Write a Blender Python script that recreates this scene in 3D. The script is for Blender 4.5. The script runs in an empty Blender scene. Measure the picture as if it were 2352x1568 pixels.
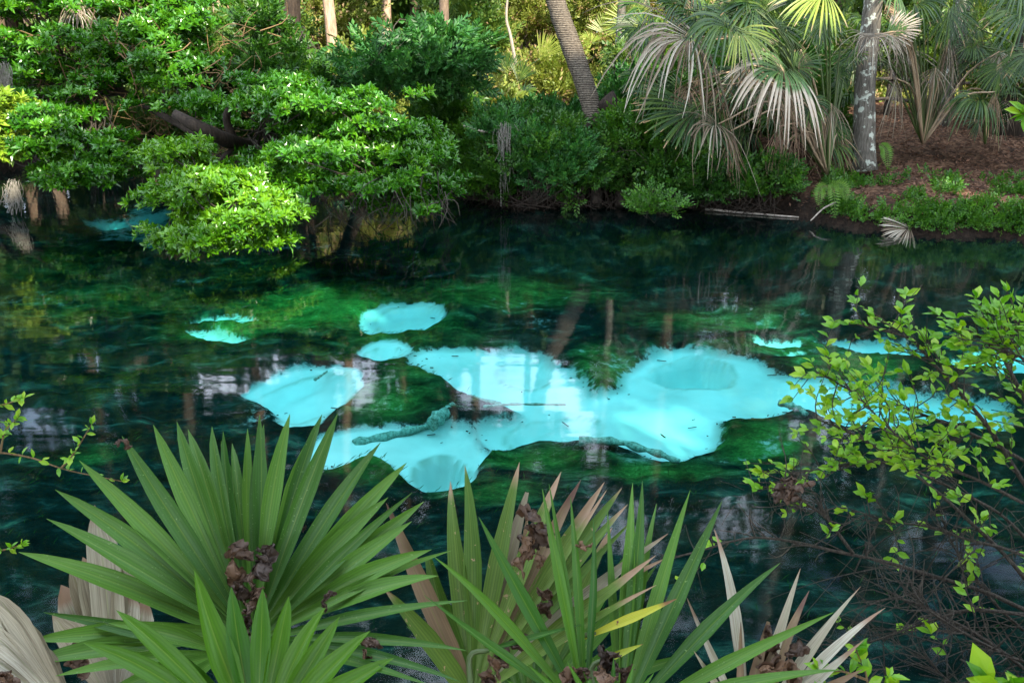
import bpy, math
import numpy as np
from mathutils import Vector

# ------------------------------------------------------------------ camera, sky, sun, exposure
S = bpy.context.scene
COL = S.collection
CAM_H, PITCH, FPX = 3.4, math.radians(20.0), 1960.0      # photo measured on a 2352 x 1568 grid
cam_d = bpy.data.cameras.new('camera'); cam = bpy.data.objects.new('camera', cam_d); COL.objects.link(cam)
cam_d.sensor_width = 36.0; cam_d.lens = 36.0 * FPX / 2352.0
cam_d.clip_start = 0.05; cam_d.clip_end = 3000.0
cam.location = (0, 0, CAM_H); cam.rotation_euler = (math.radians(90) - PITCH, 0, 0)
S.camera = cam

SUN_EL, SUN_AZ = math.radians(34.0), math.radians(152.0)   # azimuth clockwise from +Y: behind the viewer, to the right
TO_SUN = np.array([math.sin(SUN_AZ) * math.cos(SUN_EL), math.cos(SUN_AZ) * math.cos(SUN_EL), math.sin(SUN_EL)])
W = bpy.data.worlds.new('World'); S.world = W; W.use_nodes = True
wt = W.node_tree; wt.nodes.clear()
sky = wt.nodes.new('ShaderNodeTexSky'); sky.sky_type = 'NISHITA'; sky.sun_disc = False
sky.sun_elevation = SUN_EL; sky.sun_rotation = SUN_AZ
bg = wt.nodes.new('ShaderNodeBackground'); bg.inputs['Strength'].default_value = 0.15
wo = wt.nodes.new('ShaderNodeOutputWorld')
wc = wt.nodes.new('ShaderNodeTexCoord'); wn = wt.nodes.new('ShaderNodeTexNoise'); wn.inputs['Scale'].default_value = 2.4; wn.inputs['Detail'].default_value = 7.0; wn.inputs['Roughness'].default_value = .55
wr = wt.nodes.new('ShaderNodeValToRGB'); wr.color_ramp.elements[0].position = .41; wr.color_ramp.elements[1].position = .56
wm = wt.nodes.new('ShaderNodeMix'); wm.data_type = 'RGBA'; wm.inputs[7].default_value = (9.8, 11.0, 12.8, 1)     # sunlit broken cloud over the whole sky
wt.links.new(wc.outputs['Generated'], wn.inputs['Vector']); wt.links.new(wn.outputs[0], wr.inputs[0]); wt.links.new(wr.outputs[0], wm.inputs[0]); wt.links.new(sky.outputs[0], wm.inputs[6]); wt.links.new(wm.outputs[2], bg.inputs[0]); wt.links.new(bg.outputs[0], wo.inputs[0])
sun_d = bpy.data.lights.new('sun', 'SUN'); sun_d.energy = 4.5; sun_d.angle = math.radians(0.53); sun_d.color = (1.0, 0.9, 0.72)
sun = bpy.data.objects.new('sun', sun_d); COL.objects.link(sun)
sun.rotation_euler = Vector(TO_SUN).to_track_quat('Z', 'Y').to_euler(); sun.location = (20, -30, 40)
S.view_settings.view_transform = 'Standard'; S.view_settings.look = 'None'
S.view_settings.exposure = 1.72; S.view_settings.gamma = 1.0; S.view_settings.use_curve_mapping = False
S.cycles.max_bounces = 8; S.cycles.diffuse_bounces = 3; S.cycles.glossy_bounces = 3
S.cycles.transmission_bounces = 4; S.cycles.transparent_max_bounces = 12; S.cycles.volume_bounces = 0
S.cycles.use_denoising = True
S.cycles.sample_clamp_indirect = 6.0

rng = np.random.default_rng(11)
# ------------------------------------------------------------------ photo coordinates -> places
CAM = np.array([0.0, 0.0, CAM_H])
FW = np.array([0, math.cos(PITCH), -math.sin(PITCH)]); UP = np.array([0, math.sin(PITCH), math.cos(PITCH)]); RT = np.array([1.0, 0, 0])
def ray(px, py): return FW + RT * ((px - 1176) / FPX) + UP * ((784 - py) / FPX)
def PK(px, py, k): return CAM + ray(px, py) * k                    # k metres in front of the lens
def PY(px, py, Y): d = ray(px, py); return CAM + d * (Y / d[1])    # Y metres out across the water
def PZ(px, py, z):
    d = ray(px, py); return CAM + d * ((z - CAM_H) / d[2])
def proj(P):
    Q = P - CAM; k = Q @ FW
    k = np.where(np.abs(k) < 1e-6, 1e-6, k)
    return 1176 + FPX * (Q @ RT) / k, 784 - FPX * (Q @ UP) / k, k
def unit(v):
    v = np.asarray(v, float); return v / np.maximum(np.linalg.norm(v, axis=-1, keepdims=True), 1e-9)

_perm = np.random.default_rng(5).random((64, 64, 64))
def vnoise(P, sc=1.0):
    Q = np.asarray(P, float) * sc + 1000.0
    i = np.floor(Q).astype(int); f = Q - i; f = f * f * (3 - 2 * f); i &= 63; j = (i + 1) & 63
    x0, y0, z0 = i.T; x1, y1, z1 = j.T; fx, fy, fz = f.T
    def L(a, b, t): return a + (b - a) * t
    return L(L(L(_perm[x0, y0, z0], _perm[x1, y0, z0], fx), L(_perm[x0, y1, z0], _perm[x1, y1, z0], fx), fy),
             L(L(_perm[x0, y0, z1], _perm[x1, y0, z1], fx), L(_perm[x0, y1, z1], _perm[x1, y1, z1], fx), fy), fz)
def fbm(P, sc, o=3):
    r = 0; a = .5; t = 0
    for k in range(o): r = r + a * vnoise(P, sc * 2 ** k); t += a; a *= .5
    return r / t

# ------------------------------------------------------------------ mesh helpers
class MB:
    def __init__(s): s.V = []; s.A = []; s.T = []; s.Q = []; s.n = 0
    def add(s, V, T=None, Q=None, A=None):
        V = np.asarray(V, float).reshape(-1, 3); s.V.append(V)
        if A is None: A = np.tile([.5, .5, .5], (len(V), 1))
        s.A.append(np.asarray(A, float).reshape(-1, 3))
        if T is not None and len(T): s.T.append(np.asarray(T, int).reshape(-1, 3) + s.n)
        if Q is not None and len(Q): s.Q.append(np.asarray(Q, int).reshape(-1, 4) + s.n)
        s.n += len(V); return s
    def mesh(s, name, mat, smooth=False):
        me = bpy.data.meshes.new(name)
        V = np.concatenate(s.V) if s.V else np.zeros((0, 3)); A = np.concatenate(s.A)
        T = np.concatenate(s.T) if s.T else np.zeros((0, 3), int); Q = np.concatenate(s.Q) if s.Q else np.zeros((0, 4), int)
        me.vertices.add(len(V)); me.vertices.foreach_set('co', V.astype(np.float32).ravel())
        me.loops.add(T.size + Q.size); me.loops.foreach_set('vertex_index', np.concatenate([T.ravel(), Q.ravel()]).astype(np.int32))
        me.polygons.add(len(T) + len(Q))
        st = np.concatenate([np.arange(len(T)) * 3, T.size + np.arange(len(Q)) * 4]).astype(np.int32)
        me.polygons.foreach_set('loop_start', st)
        me.polygons.foreach_set('use_smooth', np.full(len(st), smooth))
        me.update(calc_edges=True)
        at = me.attributes.new('var', 'FLOAT_COLOR', 'POINT')
        at.data.foreach_set('color', np.concatenate([A, np.ones((len(A), 1))], 1).astype(np.float32).ravel())
        if mat: me.materials.append(mat)
        return me
    def obj(s, name, mat, parent=None, smooth=False, **kw):
        o = bpy.data.objects.new(name, s.mesh(name, mat, smooth)); COL.objects.link(o)
        if parent:
            o.parent = parent; o.matrix_parent_inverse = parent_inv(parent)
        for k, v in kw.items(): o[k] = v
        return o
def parent_inv(p):
    M = p.matrix_basis.copy()
    q = p
    while q.parent: q = q.parent; M = q.matrix_basis @ M if False else M
    return (world_of(p)).inverted()
def world_of(p):
    from mathutils import Matrix
    M = Matrix.Translation(p.location)
    if p.parent: return world_of(p.parent) @ p.matrix_parent_inverse @ M
    return M
def thing(name, label, cat, loc=(0, 0, 0), group=None):
    o = bpy.data.objects.new(name, None); COL.objects.link(o); o.location = [float(c) for c in loc]; o.empty_display_size = .2
    o['label'] = label; o['category'] = cat
    if group: o['group'] = group
    return o
def tag(o, label=None, cat=None, group=None, kind=None):
    for k, v in (('label', label), ('category', cat), ('group', group), ('kind', kind)):
        if v: o[k] = v
    return o

def tube(P, R, ns=7, mb=None, rough=0.0, var=.5):
    P = np.asarray(P, float); n = len(P); R = np.broadcast_to(np.asarray(R, float), (n,)).copy()
    T = unit(np.gradient(P, axis=0)); a = np.array([0, 0, 1.0]) if abs(T[0][2]) < .9 else np.array([1.0, 0, 0])
    V = []; u = unit(np.cross(T[0], a))
    for i in range(n):
        u = unit(u - T[i] * (u @ T[i])); w = np.cross(T[i], u)
        th = np.arange(ns) / ns * 2 * math.pi
        ring = P[i] + R[i] * (np.cos(th)[:, None] * u + np.sin(th)[:, None] * w)
        V.append(ring)
    V = np.array(V).reshape(-1, 3)
    if rough:
        c = np.repeat(P, ns, 0); V = c + (V - c) * (1 + rough * (fbm(V, 4.0 / max(R.max(), .02) * .25, 3)[:, None] - .5) * 2)
    i = np.arange(n - 1)[:, None] * ns; k = np.arange(ns); k2 = (k + 1) % ns
    Q = np.stack([i + k, i + k2, i + ns + k2, i + ns + k], -1).reshape(-1, 4)
    V = np.concatenate([V, P[:1], P[-1:]]); b = n * ns
    T3 = np.concatenate([np.stack([np.full(ns, b), k2, k], 1), np.stack([np.full(ns, b + 1), (n - 1) * ns + k, (n - 1) * ns + k2], 1)])
    t = np.repeat(np.linspace(0, 1, n), ns); A = np.stack([np.full(n * ns, var), np.tile(k / ns, n), t], 1)
    A = np.concatenate([A, [[var, 0, 0], [var, 0, 1]]])
    mb = mb or MB(); mb.add(V, T3, Q, A); return mb
def curve(pts, n=12):
    P = np.asarray(pts, float); m = len(P)
    if m == 2: return P[0] + (P[1] - P[0]) * np.linspace(0, 1, n)[:, None]
    E = np.concatenate([[2 * P[0] - P[1]], P, [2 * P[-1] - P[-2]]]); out = []
    for t in np.linspace(0, m - 1, n):
        i = min(int(t), m - 2); f = t - i; a, b, c, d = E[i:i + 4]
        out.append(.5 * ((2 * b) + (c - a) * f + (2 * a - 5 * b + 4 * c - d) * f * f + (3 * b - a - 3 * c + d) * f ** 3))
    return np.array(out)

# leaf templates: (V, T, A) with the leaf along +Y, face +Z
def leaf_tpl(w=.4, fold=.08, sag=.1):
    V = np.array([[0, 0, 0], [-w * .42, .32, fold], [0, .33, .0], [w * .42, .32, fold], [-w * .5, .62, fold * .6 - sag * .3], [0, .64, -sag * .35], [w * .5, .62, fold * .6 - sag * .3], [0, 1, -sag]])
    T = np.array([[0, 2, 1], [0, 3, 2], [1, 2, 5], [1, 5, 4], [2, 3, 6], [2, 6, 5], [4, 5, 7], [5, 6, 7]])
    A = np.array([[.5, .5, 0], [.5, 0, .3], [.5, .5, .3], [.5, 1, .3], [.5, 0, .6], [.5, .5, .6], [.5, 1, .6], [.5, .5, 1]])
    return V, T, A
def leaf4(w=.5, fold=.08, sag=.12):
    V = np.array([[0, 0, 0], [-w * .5, .55, fold], [0, .55, -sag * .3], [w * .5, .55, fold], [0, 1, -sag]])
    return V, np.array([[0, 2, 1], [0, 3, 2], [1, 2, 4], [2, 3, 4]]), np.array([[.5, .5, 0], [.5, 0, .5], [.5, .5, .5], [.5, 1, .5], [.5, .5, 1]])
def quadleaf(w=.5, fold=.12):
    V = np.array([[0, 0, 0], [-w * .5, .5, fold], [0, 1, -.05], [w * .5, .5, fold]])
    return V, np.array([[0, 2, 1], [0, 3, 2]]), np.array([[.5, .5, 0], [.5, 0, .5], [.5, .5, 1], [.5, 1, .5]])
def rot_frames(ax, r):
    """matrices (N,3,3) whose columns are side, axis(Y), normal(Z)"""
    ax = unit(ax); t = unit(r.normal(size=ax.shape)); s = unit(np.cross(ax, t)); n = np.cross(s, ax)
    return np.stack([s, ax, n], -1)
def frames_facing(ax, up):
    ax = unit(ax); s = unit(np.cross(ax, up)); n = np.cross(s, ax); return np.stack([s, ax, n], -1)
def merge_tpl(parts):
    V = []; T = []; A = []; n = 0
    for M, p, sc, tpl, rv in parts:
        v, t, a = tpl; V.append((v * sc) @ np.asarray(M).T + p); T.append(t + n); a = a.copy(); a[:, 0] = rv; A.append(a); n += len(v)
    return np.concatenate(V), np.concatenate(T), np.concatenate(A)
def scatter(mb, tpl, M, P, sc, var):
    v, t, a = tpl; N = len(P)
    if N == 0: return
    sc = np.broadcast_to(sc, (N,))
    V = np.einsum('nij,kj->nki', M, v) * sc[:, None, None] + P[:, None, :]
    T = t[None] + (np.arange(N) * len(v))[:, None, None]
    A = np.tile(a[None], (N, 1, 1)); A[:, :, 0] = np.clip(A[:, :, 0] * .5 + np.asarray(var)[:, None] * .5, 0, 1)
    mb.add(V.reshape(-1, 3), T.reshape(-1, 3), None, A.reshape(-1, 3))
def rosette(r, n=8, w=.42):
    ps = []
    for i in range(n):
        th = i * 2.4 + r.random() * .5; el = .25 + .9 * i / n + r.random() * .25
        ax = np.array([math.cos(th) * math.cos(el), math.sin(th) * math.cos(el), math.sin(el)])
        s = unit(np.cross(ax, [0, 0, 1.0])); nn = np.cross(s, ax)
        ps.append((np.stack([s, ax, nn], -1), ax * .12, .7 + .5 * r.random(), leaf4(w * r.uniform(.85, 1.2), .07, .16), r.random()))
    v, t, a = merge_tpl(ps)
    # +Z of the rosette becomes local +Y so that it follows the twig
    return np.stack([v[:, 0], v[:, 2], -v[:, 1]], 1), t, a
def sprig(r, n=11, w=.5, simple=True):
    ps = []
    for i in range(n):
        t = i / (n - 1); sd = 1 if i % 2 else -1
        ax = unit([sd * .85, .5 + t * .5, r.normal() * .15]) if i < n - 1 else np.array([0, 1.0, 0])
        nn = unit(np.array([r.normal() * .25, -.1, 1.0])); s = unit(np.cross(ax, nn)); nn = np.cross(s, ax)
        ps.append((np.stack([s, ax, nn], -1), np.array([0, .1 + t * .85, -.12 * t * t]), .34 + .1 * r.random(), quadleaf(w) if simple else leaf_tpl(w), r.random()))
    return merge_tpl(ps)
ROS = [rosette(rng, 8) for _ in range(5)]
SPR = [sprig(rng, 11) for _ in range(4)]
SPW = [sprig(rng, 7, .62) for _ in range(4)]
QL = [quadleaf(.55, .12)]

# ------------------------------------------------------------------ material helpers
def newmat(name):
    m = bpy.data.materials.new(name); m.use_nodes = True; nt = m.node_tree; nt.nodes.clear()
    out = nt.nodes.new('ShaderNodeOutputMaterial')
    def N(t, **kw):
        n = nt.nodes.new(t)
        for k, v in kw.items():
            if k.startswith('_'): setattr(n, k[1:], v)
            else: n.inputs[k.replace('__', ' ')].default_value = v
        return n
    return m, nt, N, (lambda a, b: nt.links.new(a, b)), out
def c4(c): return (c[0], c[1], c[2], 1)
def ramp(N, stops, interp='LINEAR'):
    r = N('ShaderNodeValToRGB'); e = r.color_ramp.elements; r.color_ramp.interpolation = interp
    while len(e) < len(stops): e.new(.5)
    for i, (p, c) in enumerate(stops): e[i].position = p; e[i].color = c4(c)
    return r
def mixc(N, L, fac, a, b, blend='MIX'):
    n = N('ShaderNodeMix', _data_type='RGBA', _blend_type=blend)
    for s, v in ((0, fac), (6, a), (7, b)):
        if hasattr(v, 'is_output'): L(v, n.inputs[s])
        elif s == 0: n.inputs[0].default_value = v
        else: n.inputs[s].default_value = c4(v)
    return n.outputs[2]
def math_n(N, L, op, a, b=None, clamp=False):
    n = N('ShaderNodeMath', _operation=op); n.use_clamp = clamp
    for s, v in ((0, a), (1, b)):
        if v is None: continue
        if hasattr(v, 'is_output'): L(v, n.inputs[s])
        else: n.inputs[s].default_value = v
    return n.outputs[0]
def leafmat(name, cols, rough=.38, trans=.3, tcol=None, spec=.5, veins=0.0, tip=None, dead=None, spots=None, streak=0.0):
    m, nt, N, L, out = newmat(name)
    at = N('ShaderNodeAttribute', _attribute_name='var'); sx = N('ShaderNodeSeparateColor'); L(at.outputs['Color'], sx.inputs[0])
    n = len(cols); r = ramp(N, [(i / (n - 1), c) for i, c in enumerate(cols)])
    tc = N('ShaderNodeTexCoord'); nz = N('ShaderNodeTexNoise', Scale=1.1, Detail=3.0); L(tc.outputs['Object'], nz.inputs['Vector'])
    f = math_n(N, L, 'ADD', sx.outputs[0], math_n(N, L, 'MULTIPLY', math_n(N, L, 'SUBTRACT', nz.outputs[0], .5), .9), True)
    L(f, r.inputs[0]); col = r.outputs[0]
    if dead:      # a share of the leaves is dead
        thr, dc = dead; g = math_n(N, L, 'GREATER_THAN', sx.outputs[0], thr); col = mixc(N, L, g, col, dc)
    if veins:
        wv = math_n(N, L, 'SINE', math_n(N, L, 'MULTIPLY', sx.outputs[1], 44.0)); wv = math_n(N, L, 'MULTIPLY', math_n(N, L, 'ADD', wv, 1.0), .5 * veins)
        wv2 = math_n(N, L, 'MULTIPLY', wv, .8); col = mixc(N, L, wv2, col, mixc(N, L, 1.0, col, (2.0, 1.7, 1.9), 'MULTIPLY'))
        mid = math_n(N, L, 'LESS_THAN', math_n(N, L, 'ABSOLUTE', math_n(N, L, 'SUBTRACT', sx.outputs[1], .5)), .025)
        col = mixc(N, L, math_n(N, L, 'MULTIPLY', mid, .3), col, (.2, .27, .04))
    if spots:
        amt, sc, pc = spots
        nz2 = N('ShaderNodeTexNoise', Scale=sc, Detail=4.0, Roughness=.6); L(tc.outputs['Object'], nz2.inputs['Vector'])
        rr = ramp(N, [(amt, (0, 0, 0)), (amt + .035, (1, 1, 1))]); L(nz2.outputs[0], rr.inputs[0]); col = mixc(N, L, rr.outputs[0], col, pc)
    if streak:
        mp = N('ShaderNodeTexNoise', Scale=3.0, Detail=3.0); cb = N('ShaderNodeCombineXYZ')
        L(math_n(N, L, 'MULTIPLY', sx.outputs[1], 9.0), cb.inputs[0]); L(math_n(N, L, 'MULTIPLY', sx.outputs[2], 1.3), cb.inputs[1]); L(math_n(N, L, 'MULTIPLY', sx.outputs[0], 37.0), cb.inputs[2])
        L(cb.outputs[0], mp.inputs['Vector'])
        rr = ramp(N, [(.35, (.0, .0, .0)), (.7, (1, 1, 1))]); L(mp.outputs[0], rr.inputs[0])
        col = mixc(N, L, math_n(N, L, 'MULTIPLY', rr.outputs[0], streak), col, (.12, .08, .04), 'MIX')
    if tip:
        st, tcx = tip
        e = math_n(N, L, 'ADD', sx.outputs[2], math_n(N, L, 'MULTIPLY', math_n(N, L, 'SUBTRACT', sx.outputs[0], .5), .25))
        rr = ramp(N, [(st, (0, 0, 0)), (min(st + .08, 1), (1, 1, 1))]); L(e, rr.inputs[0]); col = mixc(N, L, rr.outputs[0], col, tcx)
    p = N('ShaderNodeBsdfPrincipled', Roughness=rough); p.inputs['Specular IOR Level'].default_value = spec
    L(col, p.inputs['Base Color'])
    if veins:
        bp = N('ShaderNodeBump', Strength=.35, Distance=.002); L(wv, bp.inputs['Height']); L(bp.outputs[0], p.inputs['Normal'])
    tr = N('ShaderNodeBsdfTranslucent'); tcol = tcol or (1.0, 1.0, .35)
    L(mixc(N, L, 1.0, col, tcol, 'MULTIPLY'), tr.inputs[0])
    ms = N('ShaderNodeMixShader', Fac=trans); L(p.outputs[0], ms.inputs[1]); L(tr.outputs[0], ms.inputs[2]); L(ms.outputs[0], out.inputs[0])
    return m
def barkmat(name, c1, c2, scale=6.0, stretch=.2, lichen=None, rings=0.0, rough=.9, bump=.6):
    m, nt, N, L, out = newmat(name)
    tc = N('ShaderNodeTexCoord'); mp = N('ShaderNodeMapping'); mp.inputs['Scale'].default_value = (1, 1, stretch); L(tc.outputs['Object'], mp.inputs[0])
    nz = N('ShaderNodeTexNoise', Scale=scale * 4, Detail=6.0, Roughness=.65); L(mp.outputs[0], nz.inputs['Vector'])
    r = ramp(N, [(.32, c1), (.68, c2)]); L(nz.outputs[0], r.inputs[0]); col = r.outputs[0]; h = nz.outputs[0]
    if rings:
        wv = N('ShaderNodeTexWave', Scale=rings, Distortion=2.2, Detail=2.0); wv.bands_direction = 'Z'; L(tc.outputs['Object'], wv.inputs['Vector'])
        rr = ramp(N, [(.0, (.35, .35, .35)), (.35, (1, 1, 1))]); L(wv.outputs[1], rr.inputs[0]); col = mixc(N, L, .8, col, rr.outputs[0], 'MULTIPLY')
        h = math_n(N, L, 'ADD', h, wv.outputs[1])
    if lichen:
        n2 = N('ShaderNodeTexNoise', Scale=lichen[1], Detail=5.0, Roughness=.6); L(tc.outputs['Object'], n2.inputs['Vector'])
        r2 = ramp(N, [(lichen[2], (0, 0, 0)), (lichen[2] + .05, (1, 1, 1))]); L(n2.outputs[0], r2.inputs[0]); col = mixc(N, L, r2.outputs[0], col, lichen[0])
    p = N('ShaderNodeBsdfPrincipled', Roughness=rough); L(col, p.inputs['Base Color']); p.inputs['Specular IOR Level'].default_value = .25
    b = N('ShaderNodeBump', Strength=bump, Distance=.03); L(h, b.inputs['Height']); L(b.outputs[0], p.inputs['Normal']); L(p.outputs[0], out.inputs[0])
    return m

M_LAUREL = leafmat('laurel_leaf', [(.012, .065, .004), (.04, .165, .006), (.11, .29, .008)], rough=.27, trans=.28, dead=(.965, (.35, .16, .08)), spec=.6)
M_LAUREL2 = leafmat('laurel_leaf_light', [(.022, .10, .004), (.075, .22, .006), (.18, .36, .01)], rough=.27, trans=.3, dead=(.97, (.4, .2, .09)), spec=.6)
M_YELLOWG = leafmat('yellow_green_leaf', [(.12, .24, .02), (.22, .36, .02), (.36, .42, .05)], trans=.35)
M_BLUEG = leafmat('compound_leaf', [(.012, .06, .012), (.03, .14, .022), (.075, .2, .02)], rough=.5, trans=.3, dead=(.98, (.3, .15, .08)))
M_VINE = leafmat('vine_leaf', [(.007, .035, .005), (.028, .105, .007), (.08, .19, .01)], rough=.45, trans=.3, dead=(.965, (.22, .13, .08)))
M_CROWN = leafmat('crown_leaf', [(.015, .05, .01), (.035, .10, .015), (.09, .17, .02)], rough=.5, trans=.3)
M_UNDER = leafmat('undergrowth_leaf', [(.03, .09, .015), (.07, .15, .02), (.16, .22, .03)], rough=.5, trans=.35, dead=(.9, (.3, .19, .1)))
M_SUNNY = leafmat('sunny_leaf', [(.10, .16, .02), (.2, .26, .04), (.36, .33, .10)], rough=.5, trans=.4, dead=(.75, (.42, .3, .16)))  # pale, partly dry leaves; sunlight of the clearing is put into the colour
M_GCOVER = leafmat('ground_cover_leaf', [(.012, .06, .004), (.04, .14, .006), (.10, .24, .01)], rough=.45, trans=.3, dead=(.96, (.3, .16, .08)))
M_FERN = leafmat('fern_leaf', [(.06, .14, .015), (.12, .24, .02)], rough=.5, trans=.35)
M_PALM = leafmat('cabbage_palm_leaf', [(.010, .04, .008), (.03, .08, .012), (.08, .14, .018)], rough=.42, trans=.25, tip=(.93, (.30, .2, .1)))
M_PALMY = leafmat('sunlit_palm_leaf', [(.16, .24, .03), (.30, .34, .06)], rough=.4, trans=.35, tip=(.93, (.4, .3, .15)))  # lit copy of the palm leaf, sunlight put into its yellow colour
M_PALMMIX = leafmat('palm_leaf_with_dead_tips', [(.045, .12, .025), (.12, .20, .04)], rough=.45, trans=.2, tip=(.42, (.42, .35, .27)))
M_DEADPALM = leafmat('dead_palm_leaf', [(.07, .048, .025), (.17, .13, .085), (.33, .30, .235)], rough=.7, trans=.12, tcol=(1, .9, .7))
M_DEADBROWN = leafmat('brown_palm_leaf', [(.06, .032, .018), (.14, .08, .045), (.26, .18, .11)], rough=.75, trans=.12, tcol=(1, .8, .6))
M_SAW = leafmat('saw_palmetto_leaf', [(.022, .082, .009), (.07, .17, .020)], rough=.45, spec=.32, trans=.18, veins=.38, tip=(1.03, (.2, .12, .04)), spots=(.655, 140, (.16, .26, .09)), tcol=(.9, 1, .3))
M_SAWB = leafmat('saw_palmetto_new_leaf', [(.018, .085, .002), (.055, .15, .004)], rough=.42, spec=.3, trans=.25, veins=.28, tip=(1.04, (.3, .2, .05)), tcol=(1, 1, .2))
M_SAWOLD = leafmat('saw_palmetto_worn_leaf', [(.045, .11, .012), (.10, .17, .03)], rough=.5, spec=.3, trans=.18, veins=.5, tip=(.87, (.33, .22, .14)), spots=(.66, 42, (.38, .26, .15)))
M_SAWY = leafmat('saw_palmetto_yellow_leaf', [(.25, .3, .01), (.45, .42, .02)], rough=.45, trans=.25, veins=.3, tip=(.8, (.2, .09, .03)), spots=(.62, 30, (.14, .05, .02)))
M_SAWDEAD = leafmat('saw_palmetto_dead_leaf', [(.22, .19, .12), (.36, .335, .235), (.46, .445, .345)], rough=.7, trans=.12, veins=.12, streak=.65, tip=(.9, (.25, .16, .1)), tcol=(1, .9, .7))
M_SAWTAN = leafmat('saw_palmetto_tan_leaf', [(.14, .085, .045), (.26, .18, .10)], rough=.7, trans=.12, veins=.12, streak=.6, tip=(.9, (.12, .06, .04)), tcol=(1, .9, .7))
M_SHRUB = leafmat('shrub_leaf', [(.06, .22, .004), (.15, .36, .006), (.30, .46, .015)], rough=.42, trans=.35, tcol=(1, 1, .2))
M_DRY = leafmat('dry_leaf', [(.022, .011, .005), (.06, .029, .013), (.15, .08, .04)], rough=.6, trans=.08, tcol=(1, .6, .4))
M_LITTER = leafmat('litter_leaf', [(.03, .012, .006), (.10, .045, .022), (.30, .16, .10)], rough=.7, trans=.08, tcol=(1, .6, .4))
M_WEED = leafmat('water_weed_ribbon', [(.004, .018, .006), (.012, .058, .012), (.05, .14, .03)], rough=.9, spec=0, trans=.15)
M_BARKDARK = barkmat('dark_bark', (.012, .009, .007), (.05, .036, .026), 5)
M_BARK = barkmat('brown_bark', (.06, .04, .03), (.2, .145, .10), 5)
M_BARKWARM = barkmat('warm_bark', (.18, .12, .08), (.5, .36, .26), 4)  # lit bark variant: warm sunlight on the far trunks is in the colour
M_BARKGREY = barkmat('grey_bark_with_lichen', (.035, .03, .024), (.17, .155, .13), 7, .12, lichen=((.40, .43, .37), 6.5, .555))
M_PALMBARK = barkmat('palm_bark', (.07, .055, .042), (.24, .2, .15), 5, 1.0, rings=9.0, bump=1.0)
M_TWIG = barkmat('twig_bark', (.012, .010, .008), (.085, .07, .052), 30, .3)
M_TWIGY = barkmat('young_twig_bark', (.08, .05, .02), (.26, .17, .08), 30, .3)
M_DRIFT = barkmat('driftwood', (.18, .15, .12), (.42, .36, .30), 8, .2)
M_SUNK = barkmat('sunken_wood', (.03, .07, .045), (.26, .34, .27), 6, 1.0)
M_MOSS = leafmat('spanish_moss', [(.13, .12, .10), (.3, .28, .24)], rough=.8, trans=.2, tcol=(1, 1, .8))
M_FENCE = barkmat('weathered_rail', (.015, .012, .01), (.07, .055, .045), 8, 1.0)
M_PETIOLE = leafmat('palm_stalk', [(.03, .06, .012), (.07, .10, .02)], rough=.5, trans=.05)
M_PETDEAD = leafmat('dead_palm_stalk', [(.2, .13, .07), (.4, .3, .2)], rough=.7, trans=.03)

# ------------------------------------------------------------------ shoreline and heights
far_px = [(-260, 430), (-60, 405), (40, 385), (150, 362), (260, 350), (420, 349), (480, 375), (560, 410), (660, 428), (800, 432), (930, 428), (1010, 424), (1050, 448),
          (1120, 466), (1200, 478), (1300, 474), (1390, 474), (1500, 470), (1600, 476), (1700, 484), (1790, 492), (1850, 500), (1900, 512), (1960, 524), (2040, 532), (2120, 538), (2200, 540), (2352, 546)]
far = [PZ(a, b, 0)[:2] for a, b in far_px]
POOL = np.array([(-40, 3.0), (-40, 30.0), (far[0][0] - 6, far[0][1] + 1)] + far + [(14, 15.2), (20, 14.0), (40, 13.0), (40, 3.0), (12, 2.6), (6, 3.1), (3, 3.25), (0, 3.0), (-3, 3.3), (-6, 3.1), (-12, 2.6)])
def poly_sd(XY, P):
    """signed distance, positive outside"""
    XY = np.asarray(XY, float); d2 = np.full(len(XY), 1e9); ins = np.zeros(len(XY), bool); n = len(P)
    for i in range(n):
        a = P[i]; b = P[(i + 1) % n]; ab = b - a; t = np.clip(((XY - a) @ ab) / max(ab @ ab, 1e-9), 0, 1)
        q = XY - (a + t[:, None] * ab); d2 = np.minimum(d2, (q ** 2).sum(1))
        if a[1] != b[1]:
            c = ((a[1] > XY[:, 1]) != (b[1] > XY[:, 1])); xx = (b[0] - a[0]) * (XY[:, 1] - a[1]) / (b[1] - a[1]) + a[0]
            ins ^= c & (XY[:, 0] < xx)
    d = np.sqrt(d2); return np.where(ins, -d, d)
def Hraw(XY):
    XY = np.atleast_2d(np.asarray(XY, float)); d = poly_sd(XY, POOL); P3 = np.c_[XY, np.zeros(len(XY))]
    d = d + (fbm(P3, 1.3, 3) - .5) * .5 * np.clip(1.5 - np.abs(d), 0, 1)
    near = XY[:, 1] < 6
    zo = .42 * (1 - np.exp(-np.maximum(d, 0) / .25)) + np.minimum(.085 * np.maximum(d, 0), 1.15) + (fbm(P3, .5, 4) - .5) * .5 * np.clip(d, 0, 1) + (fbm(P3, 4, 2) - .5) * .09 * np.clip(d * 2, 0, 1)
    zn = np.minimum(.95 * np.maximum(d, 0), 1.55) + (fbm(P3, 2, 3) - .5) * .15 * np.clip(d, 0, 1)
    zi = -1.3 * (1 - np.exp(np.minimum(d, 0) / 1.1)) + (fbm(P3, .9, 4) - .5) * .35 * np.clip(-d, 0, 1)
    return np.where(d > 0, np.where(near, zn, zo), zi), d
def H(x, y): return float(Hraw([[x, y]])[0][0])
def PB(px, py, it=5):        # the point of the river bed seen at a place of the photo
    z = -1.2
    for _ in range(it):
        q = PZ(px, py, z); d = float(poly_sd(q[None, :2], POOL)[0]); z = -1.3 * (1 - math.exp(min(d, 0) / 1.1)) if d < 0 else -.02
        z = min(z, -.05)
    return PZ(px, py, z)
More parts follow.
